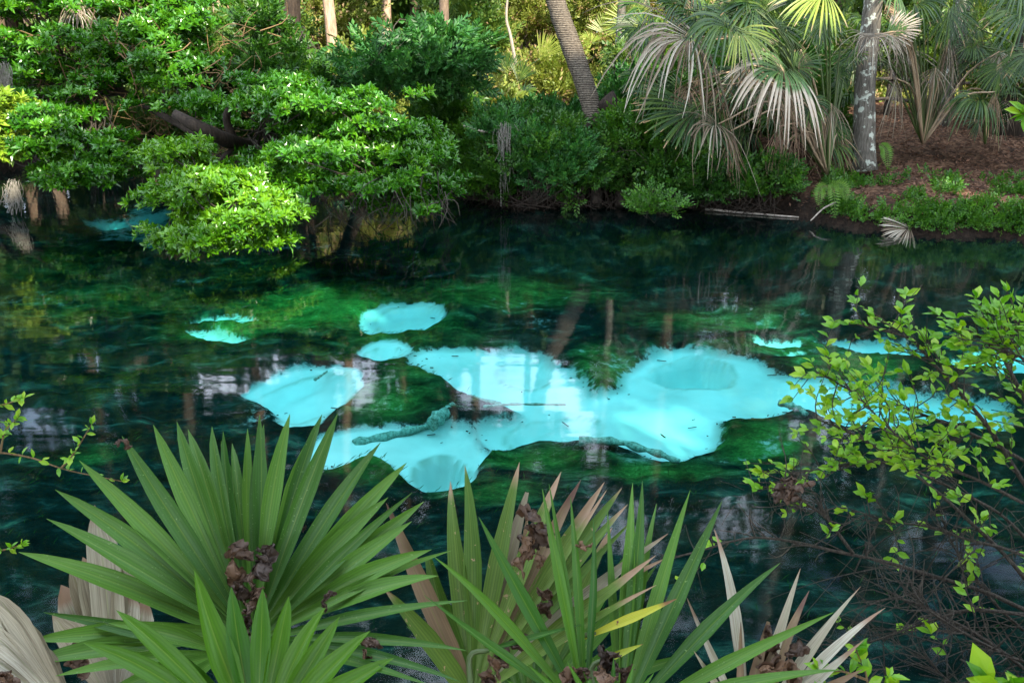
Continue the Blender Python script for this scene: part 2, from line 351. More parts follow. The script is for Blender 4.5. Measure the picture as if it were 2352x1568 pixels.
def bedpoly(pts):
    return np.array([PB(a, b)[:2] for a, b in pts])
def smooth_loop(P, m=4):
    out = []
    for i in range(len(P)):
        a, b, c, d = P[i - 1], P[i], P[(i + 1) % len(P)], P[(i + 2) % len(P)]
        for f in np.arange(m) / m: out.append(.5 * ((2 * b) + (c - a) * f + (2 * a - 5 * b + 4 * c - d) * f * f + (3 * b - a - 3 * c + d) * f ** 3))
    return np.array(out)
def ell(cx, cy, rx, ry, n=20, a0=0): return [(cx + rx * math.cos(t + a0), cy + ry * math.sin(t + a0)) for t in np.arange(n) / n * 2 * math.pi]

SAND = [  # outline on the photo, strength
    ([(943, 831), (992, 812), (1060, 806), (1200, 803), (1265, 812), (1315, 845), (1345, 872), (1385, 905), (1425, 880), (1430, 845), (1490, 808), (1560, 796), (1604, 806), (1678, 818), (1745, 831),
      (1801, 863), (1942, 868), (2072, 880), (2188, 905), (2300, 930), (2300, 985), (2212, 965), (2110, 960), (2037, 981), (1977, 981), (1913, 963), (1833, 935), (1759, 966), (1678, 970), (1650, 995),
      (1615, 1030), (1571, 1047), (1502, 1037), (1431, 1019), (1319, 1007), (1210, 1010), (1170, 1020), (1136, 1012), (1100, 988), (1108, 961), (1154, 946), (1190, 934), (1132, 924), (1080, 905), (1027, 887), (970, 862)], 1.0),
    ([(735, 1000), (781, 993), (865, 986), (960, 982), (1062, 970), (1086, 984), (1100, 1003), (1130, 1022), (1120, 1040), (1097, 1063), (1092, 1105), (1055, 1130), (1010, 1131), (978, 1123), (943, 1101), (915, 1077), (879, 1063), (816, 1068), (781, 1082), (700, 1088), (712, 1030)], 1.0),
    ([(552, 898), (598, 873), (650, 855), (721, 849), (790, 855), (818, 866), (834, 884), (830, 905), (781, 944), (738, 977), (689, 987), (647, 985), (633, 957), (600, 929), (563, 912)], 1.0),
    (ell(882, 815, 63, 24), 1.0),
    ([(832, 724), (865, 716), (900, 707), (971, 703), (1013, 710), (1027, 732), (1008, 752), (964, 769), (921, 772), (834, 762)], 1.0),
    ([(438, 741), (464, 727), (538, 724), (596, 743), (570, 755), (545, 751), (492, 748)], 1.0),
    ([(430, 761), (457, 763), (510, 774), (582, 788), (527, 797), (475, 786)], 1.0),
    ([(1868, 783), (1949, 775), (2089, 780), (2142, 826), (2019, 819), (1913, 797)], .95),
    ([(2190, 846), (2251, 806), (2352, 794), (2480, 796), (2480, 860), (2352, 864), (2265, 854)], 1.0),
    (ell(1790, 790, 58, 12), .95), (ell(1838, 812, 22, 6), .8), (ell(600, 970, 24, 10), .8), (ell(575, 925, 20, 5), .7),  # the widest ellipse is a pool of sun, painted on the bed as sand
    (ell(1740, 1010, 30, 12), .6), (ell(1790, 1035, 22, 9), .6), (ell(1700, 1050, 40, 9), .55), (ell(1760, 1060, 30, 7), .5), (ell(1465, 1055, 30, 12), .55), (ell(1350, 1030, 60, 12), .5),
    (ell(405, 643, 26, 7), .62), (ell(345, 661, 26, 7), .62), (ell(478, 646, 24, 7), .55), (ell(430, 662, 34, 6), .5),
    (ell(285, 413, 115, 10), .8),
    ([(120, 470), (330, 455), (480, 470), (720, 470), (900, 480), (985, 520), (960, 570), (700, 585), (380, 575), (180, 560)], .56),
    (ell(1180, 640, 190, 36), .34), (ell(1700, 600, 240, 30), .33), (ell(1290, 720, 120, 40), .28), (ell(960, 935, 70, 30), .40), (ell(90, 700, 140, 28), .36), (ell(1950, 640, 160, 26), .32),
    (ell(1880, 850, 90, 14), .36), (ell(1250, 1040, 90, 14), .36), (ell(1220, 1085, 110, 16), .4), (ell(230, 1060, 90, 14), .4), (ell(1380, 830, 90, 30), .42), (ell(1950, 1120, 200, 40), .38),
]
BASIN = [(1590, 848, 95, 34, .42), (1012, 1066, 62, 36, .40), (1212, 838, 65, 26, .1), (945, 736, 78, 28, .14), (884, 818, 44, 14, .12), (1270, 975, 105, 36, .1), (700, 915, 110, 50, .12)]
BASW = [(PB(a, b)[:2], PB(a + c, b)[0] - PB(a, b)[0], abs(PB(a, b - d)[1] - PB(a, b + d)[1]) / 2, h) for a, b, c, d, h in BASIN]
def axis(a, b, st, lo, hi, g=1.13):
    m = list(np.arange(a, b, st)); s = st; x = a; L = []
    while x > lo: s *= g; x -= s; L.append(x)
    x = m[-1]; s = st; R = []
    while x < hi: s *= g; x += s; R.append(x)
    return np.array(L[::-1] + m + R)
gx = axis(-15, 15, .07, -500, 500); gy = axis(3, 28, .075, -300, 700)
XX, YY = np.meshgrid(gx, gy); XY = np.c_[XX.ravel(), YY.ravel()]
Z, D = Hraw(XY)
sand = np.zeros(len(XY)); inb = (D < 1) & (np.abs(XY[:, 0]) < 25)
ids = np.where(inb)[0]; sub = XY[ids]
warp = (np.stack([fbm(np.c_[sub, np.full(len(sub), 3.)], 1.6, 4), fbm(np.c_[sub, np.full(len(sub), 9.)], 1.6, 4)], 1) - .5)
for pts, st in SAND:
    P = bedpoly(pts); P = smooth_loop(P) if st > .9 else P; c = P.mean(0); R = np.abs(P - c).max() + 2
    k = np.where((np.abs(sub - c) < R).all(1))[0]
    soft = (.18 if len(pts) > 22 else .09) if st > .9 else .45
    sd = poly_sd(sub[k] + warp[k] * ((.35 if len(pts) > 22 else .12) if st > .9 else 1.0), P); v = st * np.clip((.58 if len(pts) > 8 or st < 1 else .9) - sd / soft * .5, 0, 1) if st > .9 else st * np.clip(.6 - sd / soft * .5, 0, 1)
    sand[ids[k]] = np.maximum(sand[ids[k]], v)
weed = np.full(len(XY), .02)
for a_, b_, c_, d_, h_ in [(715, 722, 170, 45, 1.1), (1150, 690, 260, 60, .62), (1750, 630, 260, 50, .45), (1650, 745, 260, 36, .45), (900, 930, 130, 60, .6), (1250, 1060, 160, 30, .85), (1740, 1020, 130, 50, .8), (1950, 845, 160, 34, .7), (260, 700, 260, 50, .42), (100, 620, 160, 50, .4),
        (560, 640, 200, 40, .3), (960, 860, 110, 60, .55), (200, 1060, 130, 26, .45), (850, 1090, 120, 36, .8), (1400, 850, 90, 60, .8), (520, 770, 160, 40, .5), (930, 780, 200, 60, .5), (1120, 1150, 160, 40, .4), (1500, 1090, 200, 30, .6)]:
    c = PB(a_, b_)[:2]; rx = PB(a_ + c_, b_)[0] - c[0]; ry = abs(PB(a_, b_ - d_)[1] - PB(a_, b_ + d_)[1]) / 2
    q = ((sub[:, 0] - c[0]) / rx) ** 2 + ((sub[:, 1] - c[1]) / ry) ** 2; weed[ids] = np.maximum(weed[ids], h_ * np.exp(-q * 1.1) * (.6 + .8 * fbm(np.c_[sub, np.full(len(sub), 5.)], .9, 3)))
ring = np.zeros(len(XY))
for c, rx, ry, h in BASW:
    q = np.sqrt(((sub[:, 0] - c[0]) / rx) ** 2 + ((sub[:, 1] - c[1]) / ry) ** 2) + (warp[:, 0]) * .12
    sm_ = np.clip((1.02 - q) / .4, 0, 1); Z[ids] -= h * sm_ * sm_ * (3 - 2 * sm_)
    ring[ids] = np.maximum(ring[ids], np.exp(-((q - 1.04) / .06) ** 2) * (.3 + .9 * vnoise(np.c_[sub, sub[:, 0]], 2.0)))
Z[ids] -= .5 * np.clip(sand[ids] * 1.4 - .4, 0, 1) * (fbm(np.c_[sub, np.full(len(sub), 4.)], .45, 2) - .35)
Z[ids] += .10 * (1 - np.clip(sand[ids] * 1.6, 0, 1)) * np.clip(-D[ids], 0, 1) * (.6 + 1.2 * fbm(np.c_[sub, np.full(len(sub), 1.)], 3.0, 3))
nx, ny = len(gx), len(gy); V3 = np.c_[XY, Z]
i, j = np.meshgrid(np.arange(nx - 1), np.arange(ny - 1)); q0 = (j * nx + i).ravel(); Q = np.stack([q0, q0 + 1, q0 + nx + 1, q0 + nx], 1)
wet = Z[Q].mean(1) < -.06
# lawn beyond the fence and sparser leaf litter on the lit slope
lawn = np.clip((XY[:, 1] - 27.5) / 3, 0, 1) * np.clip((XY[:, 0] + 1.0) / 4, 0, 1)
def submesh(Qs, A):
    u, inv = np.unique(Qs, return_inverse=True); mb = MB(); mb.add(V3[u], None, inv.reshape(-1, 4), A[u]); return mb

m, nt, N, L, out = newmat('forest_floor')
tc = N('ShaderNodeTexCoord'); at = N('ShaderNodeAttribute', _attribute_name='var'); sx = N('ShaderNodeSeparateColor'); L(at.outputs['Color'], sx.inputs[0])
vo = N('ShaderNodeTexVoronoi', Scale=14.0); L(tc.outputs['Object'], vo.inputs['Vector'])
nz = N('ShaderNodeTexNoise', Scale=1.2, Detail=6.0, Roughness=.7); L(tc.outputs['Object'], nz.inputs['Vector'])
r = ramp(N, [(.25, (.012, .007, .004)), (.5, (.055, .027, .014)), (.75, (.16, .09, .055))]); f = math_n(N, L, 'ADD', math_n(N, L, 'MULTIPLY', vo.outputs['Color'], .45), math_n(N, L, 'MULTIPLY', nz.outputs[0], .55)); L(f, r.inputs[0])
n3 = N('ShaderNodeTexNoise', Scale=30.0, Detail=4.0); L(tc.outputs['Object'], n3.inputs['Vector'])
r3 = ramp(N, [(.3, (.06, .12, .015)), (.7, (.2, .27, .04))]); L(n3.outputs[0], r3.inputs[0])
col = mixc(N, L, math_n(N, L, 'GREATER_THAN', math_n(N, L, 'ADD', sx.outputs[0], math_n(N, L, 'MULTIPLY', nz.outputs[0], .4)), .7), r.outputs[0], r3.outputs[0])
col = mixc(N, L, math_n(N, L, 'MULTIPLY', sx.outputs[1], .85), col, (.008, .006, .004))  # darker towards the shore: wet soil, plus the undercut's shade put into the colour
p = N('ShaderNodeBsdfPrincipled', Roughness=.9); L(col, p.inputs['Base Color']); p.inputs['Specular IOR Level'].default_value = .2
b = N('ShaderNodeBump', Strength=.8, Distance=.03); L(vo.outputs[0], b.inputs['Height']); L(b.outputs[0], p.inputs['Normal']); L(p.outputs[0], out.inputs[0]); M_GROUND = m

m, nt, N, L, out = newmat('spring_bed')
tc = N('ShaderNodeTexCoord'); at = N('ShaderNodeAttribute', _attribute_name='var'); sx = N('ShaderNodeSeparateColor'); L(at.outputs['Color'], sx.inputs[0])
n1 = N('ShaderNodeTexNoise', Scale=7.0, Detail=8.0, Roughness=.72); L(tc.outputs['Object'], n1.inputs['Vector'])
mp = N('ShaderNodeMapping'); mp.inputs['Scale'].default_value = (.7, 1.35, 1); mp.inputs['Rotation'].default_value = (0, 0, .25); L(tc.outputs['Object'], mp.inputs[0])
n2 = N('ShaderNodeTexNoise', Scale=2.3, Detail=9.0, Roughness=.72, Distortion=.35); L(mp.outputs[0], n2.inputs['Vector'])
n4 = N('ShaderNodeTexNoise', Scale=38.0, Detail=5.0, Roughness=.7); L(mp.outputs[0], n4.inputs['Vector'])
r = ramp(N, [(.30, (.004, .010, .003)), (.44, (.012, .045, .010)), (.56, (.035, .12, .022)), (.70, (.18, .29, .14))])
L(math_n(N, L, 'ADD', math_n(N, L, 'MULTIPLY', n2.outputs[0], .65), math_n(N, L, 'MULTIPLY', n4.outputs[0], .35)), r.inputs[0])
rd = ramp(N, [(.36, (.001, .003, .003)), (.54, (.004, .014, .012)), (.72, (.03, .075, .062))]); L(n2.outputs[0], rd.inputs[0])
wmask = ramp(N, [(.12, (0, 0, 0)), (.62, (1, 1, 1))]); L(math_n(N, L, 'ADD', sx.outputs[2], math_n(N, L, 'MULTIPLY', math_n(N, L, 'SUBTRACT', n2.outputs[0], .5), 1.1)), wmask.inputs[0])
weedc = mixc(N, L, wmask.outputs[0], rd.outputs[0], r.outputs[0])
# thin silt over the weed, in streaks
hz = math_n(N, L, 'MULTIPLY', sx.outputs[0], 1.0)
f = math_n(N, L, 'ADD', hz, math_n(N, L, 'MULTIPLY', math_n(N, L, 'SUBTRACT', math_n(N, L, 'ADD', math_n(N, L, 'MULTIPLY', n1.outputs[0], .6), math_n(N, L, 'MULTIPLY', n2.outputs[0], .4)), .5), 2.0))
fr = ramp(N, [(.40, (0, 0, 0)), (.50, (.38, .38, .38)), (.57, (1, 1, 1))]); L(f, fr.inputs[0])
wv = N('ShaderNodeTexNoise', Scale=1.0, Detail=4.0); L(tc.outputs['Object'], wv.inputs['Vector'])
sc_ = ramp(N, [(.3, (.37, .38, .34)), (.7, (.54, .54, .50))]); L(wv.outputs[0], sc_.inputs[0])
sandc = mixc(N, L, math_n(N, L, 'MULTIPLY', sx.outputs[1], .55), sc_.outputs[0], (.10, .16, .10))
pale = math_n(N, L, 'MULTIPLY', fr.outputs[0], math_n(N, L, 'MINIMUM', math_n(N, L, 'ADD', math_n(N, L, 'MULTIPLY', sx.outputs[0], 1.1), .0), 1.0))
col = mixc(N, L, pale, weedc, sandc)
p = N('ShaderNodeBsdfPrincipled', Roughness=1.0); L(col, p.inputs['Base Color']); p.inputs['Specular IOR Level'].default_value = 0
b = N('ShaderNodeBump', Strength=.7, Distance=.08); L(math_n(N, L, 'MULTIPLY', n4.outputs[0], math_n(N, L, 'SUBTRACT', 1.0, sx.outputs[0])), b.inputs['Height']); L(b.outputs[0], p.inputs['Normal']); L(p.outputs[0], out.inputs[0]); M_BED = m

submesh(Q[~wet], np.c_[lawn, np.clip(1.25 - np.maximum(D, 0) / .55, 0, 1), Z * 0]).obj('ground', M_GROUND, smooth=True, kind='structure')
submesh(Q[wet], np.c_[sand, ring, np.clip(weed, 0, 1)]).obj('river_bed', M_BED, smooth=True, kind='structure')

m, nt, N, L, out = newmat('spring_water')
tc = N('ShaderNodeTexCoord'); mp = N('ShaderNodeMapping'); mp.inputs['Scale'].default_value = (.45, 1.7, 1); L(tc.outputs['Object'], mp.inputs[0])
n1 = N('ShaderNodeTexNoise', Scale=1.6, Detail=2.0, Roughness=.4, Distortion=.2); L(mp.outputs[0], n1.inputs['Vector'])
n2 = N('ShaderNodeTexNoise', Scale=9.0, Detail=1.0); L(mp.outputs[0], n2.inputs['Vector'])
h = math_n(N, L, 'ADD', n1.outputs[0], math_n(N, L, 'MULTIPLY', n2.outputs[0], .035))
b = N('ShaderNodeBump', Strength=.22, Distance=.016); L(h, b.inputs['Height'])
ge = N('ShaderNodeNewGeometry'); dt = N('ShaderNodeVectorMath', _operation='DOT_PRODUCT'); L(b.outputs[0], dt.inputs[0]); L(ge.outputs['Incoming'], dt.inputs[1])
cs = math_n(N, L, 'SUBTRACT', 1.0, math_n(N, L, 'ABSOLUTE', dt.outputs['Value']), True)      # Schlick's reflectance, the same from above and below
fz = N('ShaderNodeMath', _operation='MULTIPLY_ADD'); fz.inputs[1].default_value = .98; fz.inputs[2].default_value = .02; L(math_n(N, L, 'POWER', cs, 5.0), fz.inputs[0])
g = N('ShaderNodeBsdfGlossy', Roughness=.05); g.inputs[0].default_value = (1, 1, 1, 1); L(b.outputs[0], g.inputs['Normal'])
t = N('ShaderNodeBsdfTransparent'); ms = N('ShaderNodeMixShader'); L(fz.outputs[0], ms.inputs[0]); L(t.outputs[0], ms.inputs[1]); L(g.outputs[0], ms.inputs[2]); L(ms.outputs[0], out.inputs[0])
va = N('ShaderNodeVolumeAbsorption', Density=.50); va.inputs[0].default_value = (.36, .966, .985, 1); L(va.outputs[0], out.inputs[1]); M_WATER = m
x0, x1, y0, y1 = -45, 45, 1.4, 34
mb = MB(); mb.add([(x, y, z) for z in (-3.2, 0) for y in (y0, y1) for x in (x0, x1)], None, [(0, 2, 3, 1), (4, 5, 7, 6), (0, 1, 5, 4), (2, 6, 7, 3), (0, 4, 6, 2), (1, 3, 7, 5)])
mb.obj('water', M_WATER, kind='structure')

# ------------------------------------------------------------------ gaps in the leaves: where the sun reaches, where the sky is mirrored
SUNSPOTS = [(PB(516, 740), .55), (PB(505, 778), .35), (PB(700, 715), .8), (PB(600, 725), .5), (PB(850, 748), .1), (PB(1790, 790), .55), (PB(2300, 835), .55),
            (PB(1590, 1005), .08), (PB(1500, 985), .04), (PB(1840, 960), .05),
            (PY(1870, 20, 16), .4), (PY(1740, 120, 16.2), .2), (PY(2100, 50, 17.5), .15), (PY(740, 350, 15.3), .35), (PY(540, 560, 13.3), .4), (PY(900, 110, 18), .3),
            (PY(800, 430, 18.9), .35), (PY(560, 440, 13.5), .4), (PY(30, 300, 16), .5), (PY(100, 80, 18.4), .5), (PY(300, 60, 18.6), .4), (PY(420, 150, 17.6), .35), (PY(200, 270, 17), .25), (PY(640, 240, 16.2), .3), (PY(860, 330, 15.2), .3), (PY(960, 110, 18.2), .35), (PY(30, 150, 18.2), .4), (PY(250, 10, 19), .5), (PY(520, 100, 19.5), .4), (PY(1060, 120, 18.2), .3), (PY(470, 400, 13.6), .15), (PY(2250, 470, 16.2), .1), (PY(2140, 450, 16), .05), (PY(1990, 20, 18.7), .1)]
for a, b_, Y, r_ in [(1150, 60, 30, 3.0), (1230, 100, 28, 2.4), (1330, 40, 31, 3.0), (1400, 40, 26, 2.0), (1480, 60, 28, 2.2), (1640, 190, 30, 2.5), (1100, 180, 26, 1.6), (960, 190, 26, 1.3),
                     (2200, 175, 31, 1.8), (1240, 170, 25, 1.5), (780, 60, 24, .8), (700, 130, 25, 1.2), (520, 60, 27, 1.3), (200, 40, 27, 1.5), (1030, 200, 26, 1.2), (600, 40, 29, 1.5), (2060, 200, 29, 1.5), (850, 60, 27, 1.0)]:
    SUNSPOTS.append((PY(a, b_, Y), r_))
for a, b_, Y in [(1250, 110, 24, ), (1180, 60, 27), (1310, 90, 26), (1120, 230, 22.6), (1350, 60, 25), (1440, 110, 25), (1500, 60, 26), (1080, 120, 27), (980, 230, 23), (760, 190, 22), (1260, 190, 22.5)]:
    SUNSPOTS.append((PY(a, b_, Y), 1.5))
for _ in range(30):
    SUNSPOTS.append((np.array([rng.uniform(-24, 7), rng.uniform(24, 48), rng.uniform(1, 3)]), rng.uniform(.4, 1.3)))
for _ in range(26):
    SUNSPOTS.append((np.array([rng.uniform(-24, 24), rng.uniform(22, 34), rng.uniform(8, 18)]), rng.uniform(.5, 1.6)))
SKYGAPS = [(1110, 880, 62, 56), (1185, 895, 48, 50), (1245, 885, 40, 60), (1340, 960, 30, 50), (1370, 1060, 26, 60), (1310, 900, 14, 24), (470, 880, 46, 30), (545, 890, 20, 24), (70, 965, 62, 36), (210, 815, 28, 20), (1690, 1190, 60, 60), (1750, 1240, 50, 35),
           (2160, 1210, 60, 70), (2250, 1290, 60, 50), (1590, 600, 18, 10), (2000, 635, 20, 16), (1250, 1080, 24, 30), (840, 500, 10, 14), (60, 690, 30, 10), (900, 1260, 30, 60), (960, 1160, 24, 40), (1000, 1420, 40, 60), (1600, 1380, 25, 40), (880, 1090, 14, 14), (190, 660, 10, 14), (720, 760, 8, 14), (1450, 1210, 30, 40), (1890, 1330, 30, 25), (1970, 1480, 40, 30), (50, 1330, 30, 16)]
def carve(P, grow=0.0, sunonly=False, gap=0.0):
    keep = np.ones(len(P), bool); jit = 1 + (vnoise(P, 1.7) - .5) * .9
    for c, r_ in SUNSPOTS:
        q = P - c; t = q @ TO_SUN; d = np.linalg.norm(q - t[:, None] * TO_SUN, axis=1); keep &= ~((t > max(1.2, r_ * .8)) & (d < r_ * jit + grow))
    if not sunonly:
        M = P.copy(); M[:, 2] *= -1; u, v, k = proj(M); broken = vnoise(P, .8) < .62
        for gi, (a, b_, rx, ry) in enumerate(SKYGAPS):
            g = gap * FPX / np.maximum(k, 1); keep &= ~((P[:, 1] > 17) & (P[:, 2] > 3.2) & (((u - a) / (rx + g)) ** 2 + ((v - b_) / (ry + g)) ** 2 < jit ** 2) & (broken | (gi < 6)))
    return keep

# ------------------------------------------------------------------ foliage builders
def foliage(mb, lobes, nsub, per, tpls, size, r, subr=.3, up=.55, shell=.3, flat=.8, cut=True, jit=.25, sunonly=False, lumpy=True):
    """lobes: (centre, (rx,ry,rz)); leaf sprays gathered in tufts near each lobe's skin. Returns the tuft centres"""
    allc = []
    vol = np.array([l[1][0] * l[1][2] for l in lobes]); cnt = np.maximum(2, (nsub * vol / vol.sum()).astype(int))
    for (c, R), n in zip(lobes, cnt):
        d = unit(r.normal(size=(n, 3))); rad = 1 - np.abs(r.normal(size=n)) * shell
        lump = .45 + .95 * vnoise(d * 1.0 + np.asarray(c) * .7, 2.5) if lumpy else 1.0
        allc.append(np.asarray(c) + d * np.asarray(R) * (np.clip(rad, .15, 1.05) * lump)[:, None])
    lob = np.repeat(np.arange(len(lobes)), [len(a) for a in allc]); C = np.concatenate(allc); LC = np.array([l[0] for l in lobes])[lob]
    if cut: k = carve(C, subr * .5, sunonly); C = C[k]; LC = LC[k]
    n = len(C)
    if n == 0: return C
    d = unit(r.normal(size=(n, per, 3))); d[:, :, 2] = np.abs(d[:, :, 2]) * .8 + d[:, :, 2] * .2
    sr = subr * r.uniform(.6, 1.3, size=(n, 1, 1)); P = C[:, None] + d * sr * np.array([1, 1, flat]) * r.uniform(.5, 1.05, size=(n, per, 1))
    outw = unit(C - LC)[:, None]
    ax = unit(d * .6 + outw * .4 + np.array([0, 0, up]) + r.normal(size=d.shape) * jit); P = P.reshape(-1, 3); ax = ax.reshape(-1, 3)
    tv = np.repeat(r.random(n), per); var = np.clip(tv * .6 + r.random(n * per) * .4, 0, 1)
    if cut: k = carve(P, size * .72 if size > .5 else 0, sunonly, size * .5); P, ax, var = P[k], ax[k], var[k]
    w = r.integers(0, len(tpls), len(P))
    for i, tp in enumerate(tpls):
        s = w == i; scatter(mb, tp, rot_frames(ax[s], r), P[s], size * r.uniform(.7, 1.25, s.sum()), var[s])
    return C
def twigs(mb, root, C, r, rad=.012, n=None, sag=.1, ns=4):
    root = np.atleast_2d(root)
    idx = r.permutation(len(C))[:n or len(C)]
    for i in idx:
        a = root[np.argmin(((root - C[i]) ** 2).sum(1))]; d = C[i] - a
        m1 = a + d * .35 + r.normal(size=3) * .08 * np.linalg.norm(d); m2 = a + d * .72 + r.normal(size=3) * .08 * np.linalg.norm(d); m1[2] -= sag * .5
        tube(curve([a, m1, m2, C[i]], 7), np.linspace(rad * 1.6, rad * .5, 7), ns, mb, var=r.random())
def lobe(px, py, rx, ry, Y, dy=None):
    c = PY(px, py, Y); k = Y / FPX / math.cos(PITCH) * 1.02
    return (c, (rx * k, dy if dy else (rx + ry) * .5 * k, ry * k))

def layers(L, seed, n=3):
    q = np.random.default_rng(seed); out = []
    for c, R in L:
        for k in range(n):
            o = (k - (n - 1) / 2) / ((n - 1) / 2) * .68 if n > 1 else 0
            out.append((np.asarray(c) + np.array([q.uniform(-.35, .35) * R[0], q.uniform(-.4, .3) * R[1], o * R[2] + q.uniform(-.08, .08) * R[2]]), (R[0] * q.uniform(.62, .95), R[1] * q.uniform(.6, .95), R[2] * q.uniform(.20, .34))))
    return out
# ---- the leafy trees and shrubs leaning over the left water
def leafy(name, label, cat, base, trunk, tr, lobes, nsub, per, tpls, size, mat, seed, subr=.28, tw=80, bark=None, group=None, limbs=(), **kw):
    r = np.random.default_rng(seed); t = thing(name, label, cat, base, group); bark = bark or M_BARKDARK
    P = curve([base] + list(trunk), 14); tube(P, np.linspace(tr, tr * .45, 14), 10, rough=.2).obj('trunk', bark, t, True)
    pts = [P[4:]]
    for lp, lr in limbs:
        Q_ = curve(lp, 12); tube(Q_, np.linspace(lr, lr * .4, 12), 8, rough=.2).obj('branch', bark, t, True); pts.append(Q_[3:])
    mb = MB(); C = foliage(mb, layers(lobes, seed) if name != 'laurel_shrub' else lobes, nsub, per, tpls, size, r, subr=subr, flat=.55, **kw)
    mb.obj('foliage', mat, t, kind='stuff')
    if tw and len(C):
        m2 = MB(); twigs(m2, np.concatenate(pts), C, r, n=tw, rad=kw.get('twr', .012)); m2.obj('twigs', M_TWIG, t, kind='stuff')
    return t
G_L = 'broadleaf trees leaning over the left side of the spring'
b0 = PZ(640, 424, .1)
leafy('laurel_tree', 'glossy green tree leaning lowest over the water, its bottom branch almost touching the surface', 'tree', b0,
      [PY(600, 350, 18.3), PY(540, 330, 16.5), PY(470, 300, 15.5), PY(400, 262, 15.5)], .2,
      [lobe(530, 530, 165, 46, 13.4, .9), lobe(480, 455, 125, 52, 14, .9), lobe(590, 480, 60, 40, 13.8, .6), lobe(430, 390, 80, 50, 14.6, .8), lobe(640, 545, 70, 20, 13.2, .5), lobe(400, 560, 45, 16, 13.4, .4)], 300, 13, ROS, .125, M_LAUREL2, 21, tw=90,
      limbs=[([PY(560, 340, 17), PY(540, 420, 15), PY(520, 500, 13.6)], .07), ([PY(540, 330, 16.5), PY(520, 270, 16.3), PY(545, 215, 16)], .10), ([PY(545, 335, 16.6), PY(470, 400, 14.6), PY(430, 440, 14)], .06)])
b1 = PZ(840, 430, .1)
leafy('laurel_tree', 'rounded glossy green tree, the large dome of leaves in the middle of the row', 'tree', b1,
      [PY(800, 380, 18.5), PY(760, 330, 17.5), PY(740, 290, 17)], .18,
      [lobe(740, 300, 215, 85, 16, 1.6), lobe(640, 240, 110, 60, 16.6, 1.2), lobe(860, 350, 140, 70, 15.8, 1.2), lobe(930, 400, 95, 60, 15.6, 1.0), lobe(720, 390, 130, 50, 15.2, 1.0), lobe(980, 450, 60, 38, 15.3, .7), lobe(880, 260, 90, 50, 16.6, 1.0), lobe(870, 470, 70, 20, 15.6, .5)], 640, 13, ROS, .13, M_LAUREL, 22, tw=120,
      limbs=[([PY(790, 370, 18), PY(900, 400, 16.6), PY(960, 450, 15.6), PY(975, 500, 15.4)], .05), ([PY(780, 350, 18), PY(650, 330, 17), PY(600, 300, 16.5)], .08)])
b2 = PY(-120, 400, 20)
leafy('laurel_tree', 'glossy green tree drooping in from the left edge to the far teal strip', 'tree', b2,
      [PY(0, 330, 19.5), PY(70, 260, 19), PY(200, 200, 18.5)], .22,
      [lobe(150, 330, 140, 80, 17, 1.3), lobe(200, 390, 100, 32, 16.6, .7), lobe(80, 270, 90, 50, 17.4, 1.0), lobe(270, 350, 40, 34, 16.8, .6)], 330, 12, ROS, .135, M_LAUREL, 23, tw=80)
b3 = PY(-160, 300, 23)
leafy('laurel_tree', 'taller glossy green tree with spreading limbs at upper left, above the drooping branches', 'tree', b3,
      [PY(100, 140, 20), PY(230, 190, 19), PY(330, 240, 18), PY(450, 310, 16.8)], .13,
      [lobe(110, 90, 150, 80, 19, 1.6), lobe(300, 130, 110, 70, 18.6, 1.4), lobe(420, 190, 110, 60, 18, 1.2), lobe(390, 60, 95, 60, 19, 1.3), lobe(30, 180, 80, 60, 18.6, 1.2), lobe(230, 190, 80, 40, 18.2, 1.0), lobe(460, 100, 80, 60, 18.6, 1.0), lobe(480, 260, 60, 40, 17.2, .8), lobe(60, -20, 130, 60, 19, 1.4), lobe(260, -10, 160, 50, 19.6, 1.4)], 560, 12, ROS, .14, M_LAUREL, 24, tw=110,
      limbs=[([PY(230, 190, 19), PY(300, 150, 19), PY(360, 90, 19)], .07)])
leafy('laurel_shrub', 'yellow green leafy shrub at the far left edge, above the water', 'shrub', PY(-60, 400, 18.5), [PY(-30, 350, 18), PY(0, 310, 17.6)], .05,
      [lobe(10, 300, 55, 70, 16.4, .7)], 70, 12, ROS, .16, M_YELLOWG, 25, tw=20)
leafy('sumac_tree', 'blue green feathery leaved tree above the centre of the far bank', 'tree', PY(1000, 400, 21), [PY(1010, 260, 20.6), PY(1000, 130, 20), PY(985, 60, 19.5)], .10,
      [lobe(960, 90, 130, 62, 18.6, 1.2), lobe(1020, 150, 90, 55, 18.8, 1.0), lobe(880, 150, 90, 60, 18.8, 1.0), lobe(840, 60, 90, 60, 19.2, 1.0), lobe(900, 20, 110, 40, 19.4, 1.0)], 420, 9, SPR, .36, M_BLUEG, 26, tw=90, subr=.3, up=.1)
leafy('sumac_tree', 'smaller dark feathery tree between the large laurel dome and the leaning palm', 'tree', PY(700, 360, 23), [PY(690, 200, 22), PY(680, 60, 21)], .12,
      [lobe(700, 170, 110, 60, 19.5, 1.2), lobe(620, 110, 90, 60, 20.5, 1.2), lobe(760, 110, 80, 60, 20, 1.2), lobe(560, 190, 80, 50, 19.5, 1.0)], 300, 9, SPR, .34, M_VINE, 27, tw=70, subr=.3, up=.15)

